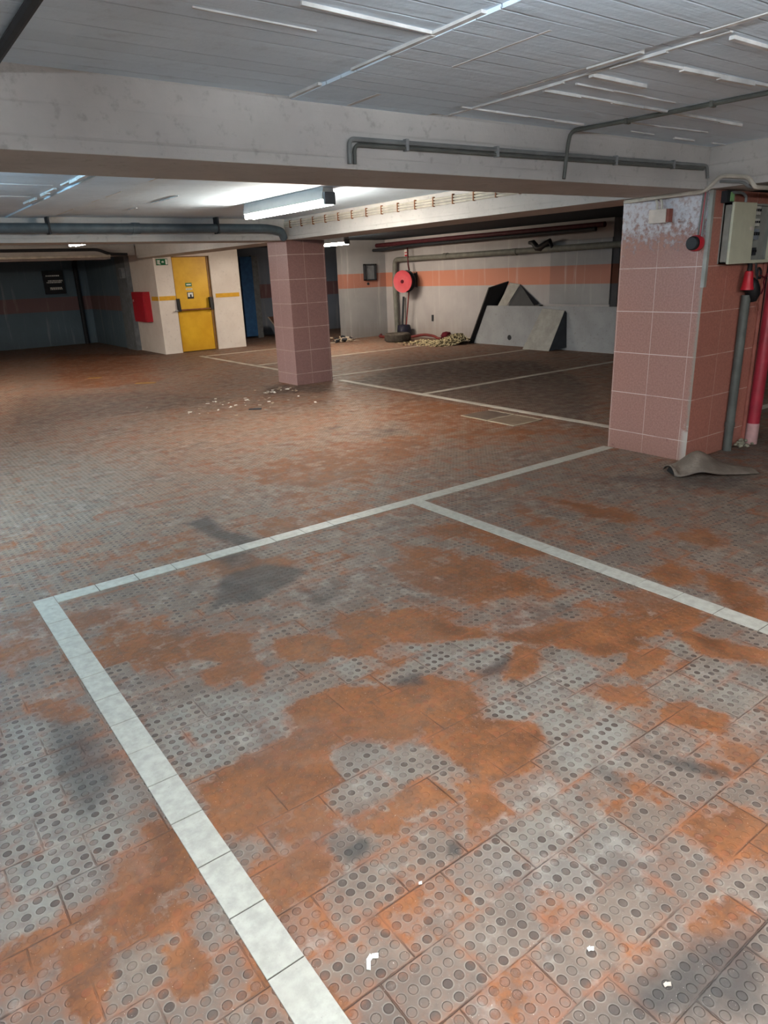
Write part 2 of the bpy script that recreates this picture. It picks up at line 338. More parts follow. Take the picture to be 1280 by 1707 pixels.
def floor_mat():
    b = NB('studded_pavers', .62, .25)
    PX, PY, X0, Y0 = .2045, .1492, .1055, .0502
    row = b.m('FLOOR', b.mul(b.sub(b.y, Y0), 1/PY))
    par = b.m('ABSOLUTE', b.m('MODULO', row, 2.0))
    xs = b.mul(b.sub(b.sub(b.x, X0), b.mul(par, .1022)), 1/PX)
    col = b.m('FLOOR', xs)
    u = b.m('FRACT', xs); v = b.m('FRACT', b.mul(b.sub(b.y, Y0), 1/PY))
    du = b.mul(b.m('MINIMUM', u, b.sub(1.0, u)), PX); dv = b.mul(b.m('MINIMUM', v, b.sub(1.0, v)), PY)
    wob = b.mul(b.sub(b.noise(45, 2), .5), .004)
    d = b.add(b.m('MINIMUM', du, dv), wob)
    joint = b.step(d, .0006, .0032, 1.0, 0.0)
    edge = b.step(d, .002, .024, 1.0, 0.0)
    rnd = b.white(col, row); rnd2 = b.white(col, row, 3.7)
    # studs: six by four on every paver
    su, sv = b.mul(u, 6.0), b.mul(v, 4.0)
    a = b.mul(b.sub(b.m('FRACT', su), .5), PX/6); c = b.mul(b.sub(b.m('FRACT', sv), .5), PY/4)
    rr = b.m('SQRT', b.add(b.mul(a, a), b.mul(c, c)))
    srnd = b.white(b.add(b.mul(col, 6.0), b.m('FLOOR', su)), b.add(b.mul(row, 4.0), b.m('FLOOR', sv)), 1.3)
    stud = b.step(rr, .0098, .0122, 1.0, 0.0)
    rim_hilite = b.mul(b.step(rr, .0106, .0126), b.step(rr, .0126, .0158, 1.0, 0.0))  # pale rim round each stud: a highlight put into the colour
    # fields
    n1 = b.noise(9, 7, .62); n2 = b.noise(40, 5, .6); n3 = b.noise(1.7, 5, .55); n4 = b.noise(4.2, 6, .6)
    fine = b.noise(160, 4, .65)
    nz = b.add(b.mul(b.sub(n1, .5), 1.0), b.mul(b.sub(n2, .5), .5))
    rust_a = b.attr('rust'); dark_a = b.attr('dark'); pale_a = b.attr('pale')
    rv = b.add(b.add(rust_a, b.mul(nz, 1.35)), b.add(b.add(b.mul(b.sub(rnd, .5), .46), b.mul(b.sub(srnd, .5), .12)), b.mul(edge, .16)))
    rv = b.sub(rv, b.mul(pale_a, .30))
    rv = b.add(rv, b.mul(b.sub(n4, .46), 1.05))
    veil = b.step(b.add(rv, b.mul(b.sub(b.noise(2.6, 6, .62), .5), 1.5)), -.05, .62)
    rust = b.step(b.add(rv, b.mul(b.sub(n2, .5), .35)), .36, .62)
    film = b.step(b.add(rv, b.mul(b.sub(n3, .5), .5)), .0, .75)
    # base clay, grey with a brownish cast further off
    far = b.step(b.add(b.y, b.mul(b.sub(n3, .5), 3.0)), 2.2, 6.0)
    base = b.mix(b.step(n4, .3, .7), rgb(84,74,66), rgb(118,104,92))
    base = b.mix(b.mul(far, .75), base, rgb(132,105,87))
    base = b.mix(b.mul(pale_a, b.step(n1, .3, .55)), base, rgb(120,118,110))
    base = b.mix(b.mul(b.sub(rnd2, .3), .35), base, rgb(100,91,86))
    studc = b.mix(b.step(srnd, .1, .9), rgb(60,54,50), rgb(98,88,80))
    studc = b.mix(b.mul(far, .5), studc, rgb(92,74,63))
    worn = b.step(b.add(srnd, b.mul(b.sub(n1, .5), 1.2)), .1, .8, 1.0, .45)
    vis = b.mul(worn, b.sub(1.0, b.mul(rust, .80)))
    cl = b.mix(b.mul(b.mul(rim_hilite, vis), .28), base, rgb(160,155,146))
    cl = b.mix(b.mul(stud, vis), cl, studc)
    # thin dust film, then thick dust
    cl = b.mix(b.add(b.mul(film, .5), .10), cl, rgb(124,86,62))
    rc = b.mix(b.step(b.add(b.add(b.mul(n2, .35), b.mul(n1, .5)), b.mul(n4, .4)), .45, .8), rgb(74,45,27), rgb(126,77,42))
    rc = b.mix(b.mul(b.step(b.noise(3.3, 5), .5, .7), .35), rc, rgb(124,88,64))
    rc = b.mix(b.mul(b.step(srnd, .55, .95), b.mul(stud, .35)), rc, rgb(120,58,34))
    cl = b.mix(b.mul(rust, b.step(n2, .25, .5, .78, .96)), cl, rc)
    cl = b.mix(b.mul(veil, b.mul(b.sub(1.0, rust), .42)), cl, rgb(126,74,48))
    # dirt gathered at the joints
    cl = b.mix(b.mul(edge, b.mul(b.step(n1, .42, .66), .55)), cl, rgb(132,80,52))
    jv = b.step(b.noise(5, 3), .45, .6, .08, 1.0)
    cl = b.mix(b.mul(b.mul(joint, jv), b.step(b.y, 1.0, 4.0, .7, .3)), cl, rgb(70,46,34))
    # dark patches: oil, soot, and the right bay's shade painted in
    dk = b.step(b.add(dark_a, b.mul(nz, .5)), .2, .7)
    cl = b.mix(b.mul(dk, .84), cl, rgb(52,49,46))
    cl = b.mix(b.mul(b.step(b.add(n3, b.mul(b.sub(n1, .5), .5)), .50, .72), .38), cl, rgb(66,58,55))
    gr = b.step(b.add(b.noise(14, 6, .68), b.mul(b.sub(n4, .5), .5)), .50, .70)
    cl = b.mix(b.mul(gr, .42), cl, rgb(60,50,45))
    pl = b.step(b.add(b.noise(11, 6, .66, vec=b.comb(b.add(b.x, 7.3), b.y, b.z)), b.mul(b.sub(n3, .5), .4)), .54, .68)
    cl = b.mix(b.mul(pl, b.mul(.24, b.mul(b.sub(1.0, b.mul(rust, .75)), b.sub(1.0, b.mul(dk, .85))))), cl, rgb(168,160,150))
    # crumbs
    cl = b.mix(b.mul(b.step(fine, .66, .71), .6), cl, rgb(210,200,188))
    cl = b.mix(b.mul(b.step(fine, .34, .27), .55), cl, rgb(66,52,44))
    b.color(cl)
    b.rough(b.step(n1, .3, .7, .52, .75))
    h = b.mul(stud, b.sub(1.0, b.mul(rust, .72)))
    h = b.sub(h, b.mul(b.mul(joint, jv), b.sub(1.3, b.mul(rust, .7)))); h = b.add(h, b.mul(n2, .35)); h = b.add(h, b.mul(rnd, .3))
    b.bump(h, .0034, 1.0)
    return b.mat

def conc(name, c1, c2, stain, scale=1.6, bump=.006, boards=0, rough=.75):
    """Painted concrete; boards=1 marks formwork boards along y, 2 along x, 3 along z-stacked runs."""
    b = NB(name, rough, .2)
    n1 = b.noise(scale, 6, .6); n2 = b.noise(scale*9, 5, .6)
    cl = b.mix(b.step(n1, .3, .7), c1, c2)
    cl = b.mix(b.mul(b.step(n2, .56, .74), .5), cl, stain)
    h = b.mul(n2, .6)
    if boards:
        ax = {1: b.x, 2: b.y, 3: b.z}[boards]
        t = b.mul(ax, 1/.105)
        f = b.m('FRACT', t); e = b.m('MINIMUM', f, b.sub(1.0, f))
        wv = b.scaled(*{1: (30, 1.3, 30), 2: (1.3, 30, 30), 3: (1.3, 1.3, 40)}[boards])
        ns = b.noise(1.0, 3, .6, vec=wv)
        ln = b.mul(b.step(e, .015, .06, 1.0, 0.0), b.step(ns, .4, .62))
        rb = b.white(b.m('FLOOR', t), 2.0)
        k_ = .4 if boards == 3 else 1.0
        cl = b.mix(b.mul(rb, .22*k_), cl, stain)
        cl = b.mix(b.mul(ln, .4*k_), cl, stain)
        ln = b.mul(ln, k_)
        h = b.add(b.add(h, b.mul(ns, .5)), b.mul(b.sub(b.mul(rb, .6), ln), 1.0))
    b.color(cl); b.bump(h, bump)
    return b.mat

M = {}
M['ceil'] = conc('ceiling_paint', rgb(206,225,240), rgb(218,236,250), rgb(184,200,214), 1.1, .006, boards=2)
M['ceil_shade'] = conc('ceiling_paint_shaded', rgb(38,50,60), rgb(46,58,68), rgb(30,38,46), 1.1, .006, boards=2)  # lack of light over the right bay, put into the paint
M['ridge'] = plain('lime_ridge', rgb(214,216,216), .8, .1)
M['beam'] = conc('beam_paint', rgb(172,170,168), rgb(186,184,181), rgb(138,134,130), 2.2, .006, boards=3)
M['cream'] = conc('stair_wall_paint', rgb(216,206,197), rgb(228,220,212), rgb(190,180,172), 2.0, .004)
M['rubber'] = plain('dusty_rubber', rgb(112,100,90), .85, .1, var=.15, bump=.004)
M['hollow_black'] = plain('hollow_shade_black', rgb(22,21,22), .8, .2)
M['steel'] = plain('galvanised_steel', rgb(150,154,156), .5, .4, .2)
M['conduit'] = plain('grey_conduit', rgb(122,126,126), .5, .35)
M['pale_conduit'] = plain('pale_conduit', rgb(196,192,180), .5, .35)
M['pvc'] = plain('blue_grey_pvc', rgb(84,98,106), .42, .45)
M['greypipe'] = plain('grey_pvc', rgb(92,95,91), .5, .35)
M['olivepipe'] = plain('dull_grey_pipe', rgb(116,116,108), .6, .3)
M['redpipe'] = plain('red_pipe_paint', rgb(158,44,58), .4, .4)
M['dullred'] = plain('dull_red_pipe', rgb(84,38,44), .6, .2)
M['pinkend'] = plain('faded_pipe_end', rgb(190,150,148), .6, .3)
M['red'] = plain('red_enamel', rgb(186,34,48), .4, .4, var=.06)
M['reelred'] = plain('reel_red', rgb(176,58,68), .45, .35, var=.06)
M['black'] = plain('black_plastic', rgb(24,24,27), .5, .35)
M['dark'] = plain('dark_paint', rgb(44,47,52), .6, .3)
M['beige'] = plain('beige_enamel', rgb(192,192,170), .5, .35, var=.05)
M['beige_in'] = plain('grey_enamel', rgb(150,152,146), .55, .3)
M['breaker'] = plain('breaker_plastic', rgb(206,204,196), .5, .3)
M['breaker_grey'] = plain('breaker_grey', rgb(130,138,148), .5, .3)
M['brownside'] = plain('brown_plastic', rgb(140,82,70), .6, .3)
M['boxcream'] = plain('cream_plastic', rgb(206,196,186), .5, .3)
M['lampwhite'] = plain('lamp_enamel', rgb(226,226,222), .45, .35, var=.03)
M['endgrey'] = plain('lamp_end_cap', rgb(120,126,132), .5, .3)
M['yellow'] = None
M['green'] = plain('sign_green', rgb(26,104,66), .5, .3, var=.04)
M['white'] = plain('sign_white', rgb(232,232,226), .5, .3, var=.03)
M['gold'] = plain('yellow_band', rgb(226,172,52), .6, .2, var=.06)
M['faded'] = plain('faded_yellow_paint', rgb(160,124,70), .7, .1)
M['rusty'] = plain('rusty_bar', rgb(134,84,48), .6, .3)
M['blue'] = plain('blue_panel', rgb(50,98,150), .5, .3)
M['wood'] = plain('brown_board', rgb(120,84,70), .7, .2)
M['woodedge'] = plain('pale_wood_edge', rgb(196,180,164), .7, .2)
M['tyre'] = plain('dusty_tyre', rgb(82,76,70), .85, .1, var=.2, bump=.004)
M['dust'] = plain('pale_dust', rgb(170,156,136), .9, .05)
M['slab'] = conc('rough_slab', rgb(150,148,142), rgb(172,170,164), rgb(116,114,110), 5.0, .012)
M['chip'] = plain('straw_chips', rgb(222,208,168), .8, .1, var=.2, scale=30)
M['chip2'] = plain('dark_chips', rgb(92,82,62), .85, .1)
M['paper'] = plain('scrap_white', rgb(226,224,214), .8, .1, var=.04)
M['navy'] = plain('navy_bag', rgb(30,30,48), .6, .3)
M['maroon'] = plain('maroon_cloth', rgb(84,24,34), .8, .1)
M['hose'] = plain('red_hose', rgb(112,42,40), .6, .25)
M['brass'] = plain('dull_brass', rgb(140,112,70), .4, .4, .5)
M['sign_palegreen'] = plain('pale_green', rgb(150,200,140), .5, .3)  # even pale green for the small sign face

def yellow_mat():
    b = NB('yellow_door_paint', .42, .4)
    n = b.noise(3, 4)
    cl = b.mix(b.step(n, .3, .7), rgb(212,160,28), rgb(228,180,44))
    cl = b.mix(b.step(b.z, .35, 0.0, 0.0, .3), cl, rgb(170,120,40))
    b.color(cl); return b.mat
M['yellow'] = yellow_mat()

def tile_col_mat():
    """Brown-pink column tiles with thin pale joints, worn grey corner and rough lime at the head."""
    def make(name, c1, c2, near, mode):
        b = NB(name, .38, .4)
        zz = b.mul(b.sub(b.z, .158), 1/.3215); fz = b.m('FRACT', zz); ez = b.mul(b.m('MINIMUM', fz, b.sub(1.0, fz)), .3215)
        h = b.y if mode == 'y' else b.x
        hh = b.mul(b.sub(h, near), 1/.32) ; fh = b.m('FRACT', hh); eh = b.mul(b.m('MINIMUM', fh, b.sub(1.0, fh)), .32)
        g = b.m('MAXIMUM', b.step(ez, .0012, .0035, 1.0, 0.0), b.mul(b.step(eh, .0008, .0028, 1.0, 0.0), .7))
        g = b.mul(g, b.step(b.noise(5, 3), .3, .5, .45, 1.0))
        rnd = b.white(b.m('FLOOR', hh), b.m('FLOOR', zz))
        cl = b.mix(b.step(b.noise(70, 4, .7), .3, .7), c1, c2)
        cl = b.mix(b.mul(rnd, .12), cl, rgb(120,84,76))
        cl = b.mix(g, cl, rgb(206,190,178))
        return b, cl
    out = {}
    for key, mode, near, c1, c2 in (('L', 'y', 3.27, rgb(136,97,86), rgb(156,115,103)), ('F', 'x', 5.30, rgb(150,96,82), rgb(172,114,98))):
        b, cl = make('column_tiles_'+('side' if key == 'L' else 'face'), c1, c2, near, mode)
        n = b.noise(22, 6, .65)
        if key == 'L':
            lime = b.step(b.add(b.z, b.mul(b.sub(n, .5), .7)), 1.58, 1.80)
            cl = b.mix(b.mul(lime, b.step(n, .36, .55, .45, 1.0)), cl, rgb(196,196,202))
            wear = b.mul(b.step(b.add(b.y, b.mul(b.sub(n, .5), .05)), 2.915, 2.885), 1.0)
            cl = b.mix(b.mul(wear, .8), cl, rgb(128,124,112))
            chipm = b.mul(b.step(b.add(b.z, b.mul(b.sub(n, .5), .35)), .28, .22), b.step(b.y, 2.96, 2.90))
            cl = b.mix(b.mul(chipm, .8), cl, rgb(176,166,156))
            sp = b.mul(b.step(b.noise(8, 4), .62, .70), b.step(b.z, .42, .30))
            cl = b.mix(b.mul(sp, .6), cl, rgb(92,48,36))
            b.bump(b.mul(lime, n), .012)
        cl = b.mix(b.step(b.z, .22, .0, 0.0, .25), cl, rgb(110,82,70))
        b.color(cl); out[key] = b.mat
    for key, mode, near, c1, c2 in (('ML', 'y', 9.16, rgb(150,118,116), rgb(168,136,132)), ('MF', 'x', 5.21, rgb(118,88,84), rgb(134,102,97))):  # side tiles lighter, face tiles darker: light and shade put into their colours
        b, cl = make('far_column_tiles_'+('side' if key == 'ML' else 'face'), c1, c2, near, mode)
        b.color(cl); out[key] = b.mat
    return out
TM = tile_col_mat()
M['stubwall2'] = conc('ledge_paint', rgb(142,144,147), rgb(158,160,162), rgb(118,114,110), 2.0, .004)

def stripe_wall(name, base, base2, stripe, bands, stain):
    b = NB(name, .6, .25)
    n1 = b.noise(1.5, 5); n2 = b.noise(1.0, 4, .6, vec=b.scaled(9, 9, .6))
    cl = b.mix(b.step(n1, .3, .7), base, base2)
    for z0, z1 in bands:
        w = b.mul(b.step(b.z, z0-.006, z0+.006), b.step(b.z, z1+.006, z1-.006))
        cl = b.mix(b.mul(w, .95), cl, stripe)
    cl = b.mix(b.mul(b.step(n2, .56, .72), .30), cl, rgb(200,196,192))
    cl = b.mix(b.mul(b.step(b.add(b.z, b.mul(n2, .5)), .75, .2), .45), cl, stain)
    b.color(cl); b.bump(n2, .004)
    return b.mat
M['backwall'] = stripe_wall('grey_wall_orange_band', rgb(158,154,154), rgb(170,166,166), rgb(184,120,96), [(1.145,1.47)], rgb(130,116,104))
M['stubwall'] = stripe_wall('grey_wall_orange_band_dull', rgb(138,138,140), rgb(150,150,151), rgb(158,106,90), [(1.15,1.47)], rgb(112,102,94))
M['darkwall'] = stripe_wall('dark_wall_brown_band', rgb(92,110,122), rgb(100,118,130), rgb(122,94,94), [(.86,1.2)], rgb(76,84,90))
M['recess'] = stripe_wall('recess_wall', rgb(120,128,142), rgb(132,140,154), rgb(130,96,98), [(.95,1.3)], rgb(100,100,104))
M['shade_wall'] = plain('wall_shade_black', rgb(26,31,38), .8, .1)  # near-black colour stands for shade in the far right opening
M['sidewall'] = plain('grey_wall_paint', rgb(120,124,128), .7, .2)  # one even grey for outer walls, strip, post and plate

def linetile():
    b = NB('white_line_tile', .45, .35)
    n = b.noise(26, 6, .65); n2 = b.noise(3, 4); sp = b.noise(120, 4, .7)
    cl = b.mix(b.step(n, .3, .7), rgb(148,144,134), rgb(170,166,155))
    cl = b.mix(b.mul(b.step(n2, .5, .75), .4), cl, rgb(150,142,130))
    cl = b.mix(b.mul(b.step(sp, .66, .72), .5), cl, rgb(120,116,108))
    cl = b.mix(b.mul(b.step(b.noise(7, 6, .7), .66, .70), .75), cl, rgb(70,70,62))
    b.color(cl); b.bump(n, .0015); return b.mat
M['line'] = linetile()
M['joint'] = plain('dark_joint', rgb(52,42,36), .8, .1)
M['linefar'] = plain('far_line_paint', rgb(190,180,166), .6, .2, var=.15, scale=4)

# ================================================================== SETTING
ZC = 2.21; ZB = 1.945
fl = make_floor(); fl.data.materials.append(floor_mat())

# ceiling slabs with lime ridges left by the formwork
bm = B(); box(bm, -5, 5.2, -4, 21, ZC, ZC+.15)
def ridge(x0, y0, x1, y1, w=.016, h=.010, seg=.22, gap=.25):
    L = math.hypot(x1-x0, y1-y0); n = max(1, int(L/seg)); dx, dy = (x1-x0)/L, (y1-y0)/L
    for i in range(n):
        if random.random() < gap: continue
        a = L*i/n; e = L*(i+1)/n+.005; ww = w*random.uniform(.5, 1.15)/2; hh = h*random.uniform(.5, 1.2)
        p = [(x0+dx*a-dy*ww, y0+dy*a+dx*ww), (x0+dx*e-dy*ww, y0+dy*e+dx*ww), (x0+dx*e+dy*ww, y0+dy*e-dx*ww), (x0+dx*a+dy*ww, y0+dy*a-dx*ww)]
        quadbox(rb, *[(q[0], q[1], ZC-hh) for q in p], (0, 0, hh+.01))
box(bm, 1.70, 2.44, -4, 2.9, ZC-.012, ZC+.01)       # a formwork panel standing slightly proud
box(bm, 1.58, 2.0, 3.5, 8.9, ZC-.014, ZC+.01)
struct('ceiling', bm, M['ceil'], 'low grey-white garage ceiling with formwork board marks', 'ceiling')
rb = B()
ridge(1.69, -1, 1.69, 2.88, .022, .014, gap=.3); ridge(2.45, -1, 2.47, 2.88, .026, .014, gap=.2)
ridge(1.83, -1, 1.80, 2.7, .01, .007, gap=.35); ridge(1.98, -1, 1.98, 2.88, .018, .012, gap=.15); ridge(2.10, -1, 2.08, 2.88, .014, .008, gap=.35); ridge(2.56, 1.0, 2.57, 2.88, .016, .01, gap=.55)
ridge(1.19, 1.94, 1.67, 1.96, .014, .009, gap=0); ridge(.95, 2.12, 1.35, 2.13, .008, .006, gap=.1)
ridge(2.59, 1.83, 3.6, 1.79, .026, .016, gap=0); ridge(2.60, 2.31, 4.3, 2.35, .018, .013, gap=0)
ridge(2.58, 2.05, 2.95, 2.06, .026, .014, gap=.1); ridge(2.65, 2.18, 3.4, 2.20, .012, .008, gap=.4)
ridge(2.62, 1.5, 3.5, 1.5, .022, .013, gap=.15); ridge(2.50, 2.72, 5.0, 2.80, .012, .008, gap=.3); ridge(3.6, 2.60, 4.6, 2.58, .012, .008, gap=.5)
ridge(1.53, 3.55, 1.50, 7.4, .03, .018, gap=.1); ridge(1.66, 3.6, 1.68, 8.4, .02, .012, gap=.4)
ridge(1.80, 3.6, 1.80, 8.4, .016, .01, gap=.4); ridge(2.0, 3.55, 2.01, 8.7, .022, .014, gap=.2); ridge(1.92, 3.55, 1.93, 7.6, .014, .01, gap=.3)
ridge(2.6, 4, 2.6, 8.6, .02, .008, gap=.5)
for yy in (4.4, 5.2, 5.9, 6.1, 6.9): ridge(-.6, yy, 1.45, yy, .01, .006, gap=.4)
struct('trim_1', rb, M['ridge'], 'white lime ridges left between the ceiling boards', 'ceiling ridges')
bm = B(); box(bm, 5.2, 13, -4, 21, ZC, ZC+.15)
struct('ceiling', bm, M['ceil_shade'], 'ceiling beyond the pillar row, its shade painted dark', 'ceiling')

# beams
bm = B(); box(bm, -5, 5.0, 2.9, 3.46, ZB, ZC+.02, .006)
struct('beam', bm, M['beam'], 'deep pale concrete beam across the top with conduits on its face', 'beam')
bm = B(); box(bm, 4.95, 5.5, -4, 15.04, ZB+.003, ZC+.02, .006)
struct('beam', bm, M['beam'], 'long pale beam running over both tiled pillars', 'beam')
bm = B(); box(bm, -5, 4.95, 8.85, 9.35, ZB, ZC+.02, .006)
struct('beam', bm, M['beam'], 'pale beam behind the thick grey ceiling pipe', 'beam')
bm = B(); box(bm, -5, 4.45, 15.1, 15.5, ZB, ZC+.02, .006); box(bm, 4.45, 4.95, 15.1, 15.5, ZB+.06, ZC+.02)
struct('beam', bm, M['beam'], 'farthest pale beam, left of the stair block', 'beam')

# pillars
def pillar(x0, x1, y0, y1, ms, label):
    bm = B(); box(bm, x0, x1, y0, y1, 0, ZB+.002, .004)
    for f in bm.faces:
        f.material_index = 0 if abs(f.normal.x) > .7 else 1
    return struct('pillar', bm, ms, label, 'pillar')
pillar(5.0, 5.85, 2.88, 3.6, [TM['L'], TM['F']], 'near wide pillar clad in pinkish-brown tiles with pale lime at its head')
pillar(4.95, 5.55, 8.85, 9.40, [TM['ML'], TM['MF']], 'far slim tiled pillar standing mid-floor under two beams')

# outer walls
def wall(name, x0, x1, y0, y1, mat, label=None, z1=ZC):
    bm = B(); box(bm, x0, x1, y0, y1, 0, z1)
    return struct(name, bm, mat, label, 'wall' if label else None)
wall('wall_left', -5.15, -5, -4, 21, M['sidewall'])
wall('wall_rear', -5, 13, -4.15, -4, M['sidewall'])
wall('wall_back', -5, 5.22, 20, 20.15, M['darkwall'], 'dark blue-grey end wall with a brown band, behind the lit sign')
wall('wall_passage', 5.22, 5.36, 17.3, 20, M['darkwall'], 'dark side wall with brown bands left of the stair block')
wall('wall_pilaster', 5.17, 5.4, 16.6, 17.3, M['sidewall'], 'narrow grey wall strip at the rear corner of the stair block')
wall('wall_right', 10.7, 10.9, 7.86, 14.35, M['backwall'], 'grey wall with orange band behind the hose reel')
wall('wall_stub', 9.47, 10.9, 14.35, 14.6, M['stubwall'], 'short grey return wall carrying a small empty metal frame')
wall('wall_recess', 7.1, 12.9, 17.5, 17.65, M['recess'], 'shadowed wall at the end of the gap beside the stair block')
wall('wall_recess_side', 12.9, 13, 14.6, 17.5, M['recess'])
wall('wall_far', 13, 13.15, -4, 14.6, M['shade_wall'], 'far right wall painted black to stand for the shade there')
wall('wall_dark_end', 10.9, 13, 8.6, 8.75, M['shade_wall'])
wall('wall_beyond', 7.2, 7.3, 15.4, 17.5, M['recess'])
bm = B(); box(bm, 10.68, 10.72, 7.86, 9.2, .8, 1.9)
struct('wall_panel', bm, M['stubwall'], 'slightly darker raised wall section above the right half of the grey ledge', 'wall')

# stair block
bm = B()
box(bm, 5.28, 5.66, 15.05, 15.35, 0, ZC); box(bm, 6.50, 7.17, 15.05, 15.35, 0, ZC); box(bm, 5.66, 6.50, 15.05, 15.35, 1.965, ZC)
box(bm, 5.28, 5.5, 15.35, 16.6, 0, ZC); box(bm, 6.97, 7.17, 15.35, 17.5, 0, ZC)
sw = struct('wall_stair', bm, M['cream'], 'white stair block wall around the yellow door', 'wall')
bm = B(); box(bm, 5.30, 5.655, 15.042, 15.052, 1.10, 1.185); box(bm, 6.56, 7.12, 15.042, 15.052, 1.10, 1.185)
box(bm, 5.272, 5.284, 15.05, 15.44, 1.10, 1.185)
struct('trim_2', bm, M['gold'], 'yellow painted band on the white stair block', 'painted band')

# yellow fire door
dr = thing('door_1', (6.08, 15.12, 0), 'yellow metal fire door with a push bar in the white stair block', 'door'); dr['kind'] = 'structure'
bm = B(); box(bm, 5.67, 6.44, 15.10, 15.16, .012, 1.955, .006); obj('door_leaf', bm, M['yellow'], dr)
bm = B(); box(bm, 5.655, 5.675, 15.06, 15.18, 0, 1.965); box(bm, 6.44, 6.50, 15.09, 15.18, 0, 1.965); box(bm, 5.655, 6.5, 15.09, 15.18, 1.945, 1.967)
obj('door_frame', bm, plain('door_frame_paint', rgb(150,110,60), .5), dr)
bm = B(); tube(bm, [(5.70, 15.03, .885), (6.43, 15.03, .885)], .017, 10); pb = obj('push_bar', bm, M['rusty'], dr, True)
for x in (5.695, 6.43):
    bm = B(); quadbox(bm, (x-.03, 15.02, 1.12), (x+.03, 15.02, 1.12), (x+.035, 15.0, .86), (x-.025, 15.0, .86), (0, .10, 0)); obj('bar_bracket', bm, M['black'], pb)
bm = B(); box(bm, 5.60, 5.66, 15.0, 15.03, .865, .885); obj('door_handle', bm, M['steel'], dr)
for nm, x, z, w, h, mt in (('escape_sticker', 5.99, 1.395, .14, .075, 'green'), ('notice_sticker', 5.99, 1.305, .14, .03, 'white'), ('pictogram_sticker', 6.005, 1.175, .14, .135, 'white')):
    bm = B(); box(bm, x-w/2, x+w/2, 15.094, 15.101, z-h/2, z+h/2); s = obj(nm, bm, M[mt], dr)
    if nm == 'escape_sticker':
        bm = B(); box(bm, x-.05, x+.05, 15.090, 15.095, z-.012, z+.012); obj('lettering', bm, M['white'], s)
    elif nm == 'notice_sticker':
        bm = B(); box(bm, x-.06, x+.06, 15.090, 15.095, z-.005, z+.005); obj('lettering', bm, M['green'], s)
    else:
        bm = B()
        for a in ((-.07, .07, .055, .067), (-.07, .07, -.067, -.03), (-.07, -.058, -.067, .067), (.058, .07, -.067, .067), (-.012, .022, -.03, .02)):
            box(bm, x+a[0], x+a[1], 15.090, 15.095, z+a[2], z+a[3])
        obj('pictogram', bm, M['dark'], s)

# white tile lines in the floor, one object per run
def run_x(x0, x1, y0, y1, label, t=.205, mat='line', z=.004, first=None):
    bm = B(); x = x0
    while x < x1-.01:
        e = min(x+t, x1); e = x1 if x1-e < .03 else e
        dz = random.uniform(-.0006, .0006)
        box(bm, x+.002, e-.002, y0, y1, -.02, z+dz, .0012); x = e
    for f in {f for v in box(bm, x0+.002, x1-.002, y0+.001, y1-.001, -.02, .0012) for f in v.link_faces}: f.material_index = 1
    return struct('floor_line', bm, [M[mat], M['joint']], label, 'floor line')
def run_y(y0, y1, x0, x1, label, t=.2, mat='line', z=.004, ph=None):
    bm = B(); y = y0
    while y < y1-.005:
        e = min(y+t, y1)
        if ph is not None:
            e = min(ph+t*math.floor((y-ph)/t+1+1e-6), y1)
        dz = random.uniform(-.0006, .0006)
        box(bm, x0, x1, y+.002, e-.002, -.02, z+dz, .0012); y = e
    for f in {f for v in box(bm, x0+.001, x1-.001, y0+.002, y1-.002, -.02, .0012) for f in v.link_faces}: f.material_index = 1
    return struct('floor_line', bm, [M[mat], M['joint']], label, 'floor line')
run_y(-1.5, 3.627, .422, .518, 'white tile line running down to the bottom edge, left side', ph=.107)
run_x(.519, 4.985, 3.53, 3.627, 'white tile line from the left corner to the near pillar')
run_y(-2.0, 3.529, 2.79, 2.888, 'white tile line branching off toward the right edge')
run_y(3.62, 8.8, 5.60, 5.69, 'thin white line between the two pillars', mat='linefar', z=.003, t=.6)
run_y(9.41, 14.0, 5.58, 5.67, 'thin white line from the far pillar toward the yellow door', mat='linefar', z=.003, t=.6)
for y, xe, lb in ((6.9, 10.2, 'white bay line across the dark bays, nearest to the near pillar'), (9.23, 10.3, 'white bay line starting behind the far pillar'),
                  (11.55, 10.4, 'white bay line ending near the old tyre'), (13.9, 9.5, 'white bay line in front of the blue panel')):
    run_x(5.69 if y < 9 else 5.70, xe, y-.045, y+.045, lb, .6, 'linefar', .003)
run_x(6.4, 10.5, 3.45, 3.55, 'pale line on the dark floor right of the red standpipe', .6, 'linefar', .003)

# ================================================================== LAMPS
tube_mat = emit('lamp_tube_glow', (1.0, .91, .79, 1), TUBE_A)
tube_cool = emit('lamp_tube_glow_cool', (.90, .955, 1.0, 1), TUBE_C)
def lamp(x, y0, y1, label, mat, zt=2.1, hw=.068):
    L = thing('fluorescent_lamp', (x, (y0+y1)/2, zt-.03), label, 'lamp', 'fluorescent ceiling lamps')
    bm = B(); pr = [(-hw*.75, ZC), (hw*.75, ZC), (hw, zt+.012), (-hw, zt+.012)]
    a = [bm.verts.new((x+p, y0, q)) for p, q in pr]; c = [bm.verts.new((x+p, y1, q)) for p, q in pr]
    bm.faces.new(a); bm.faces.new(c[::-1])
    for i in range(4): bm.faces.new((a[i], a[(i+1) % 4], c[(i+1) % 4], c[i]))
    bmesh.ops.recalc_face_normals(bm, faces=bm.faces)
    obj('housing', bm, M['lampwhite'], L)
    for y, s in ((y0, -1), (y1, 1)):
        bm = B(); box(bm, x-.055, x+.055, min(y, y+s*.03), max(y, y+s*.03), zt-.03, zt+.07, .006); obj('end_cap', bm, M['endgrey'], L)
    for dx in (-.042, .042):
        bm = B(); tube(bm, [(x+dx, y0+.004, zt-.02), (x+dx, y1-.004, zt-.02)], .014, 10); obj('lamp_tube', bm, mat, L, True)
    return L
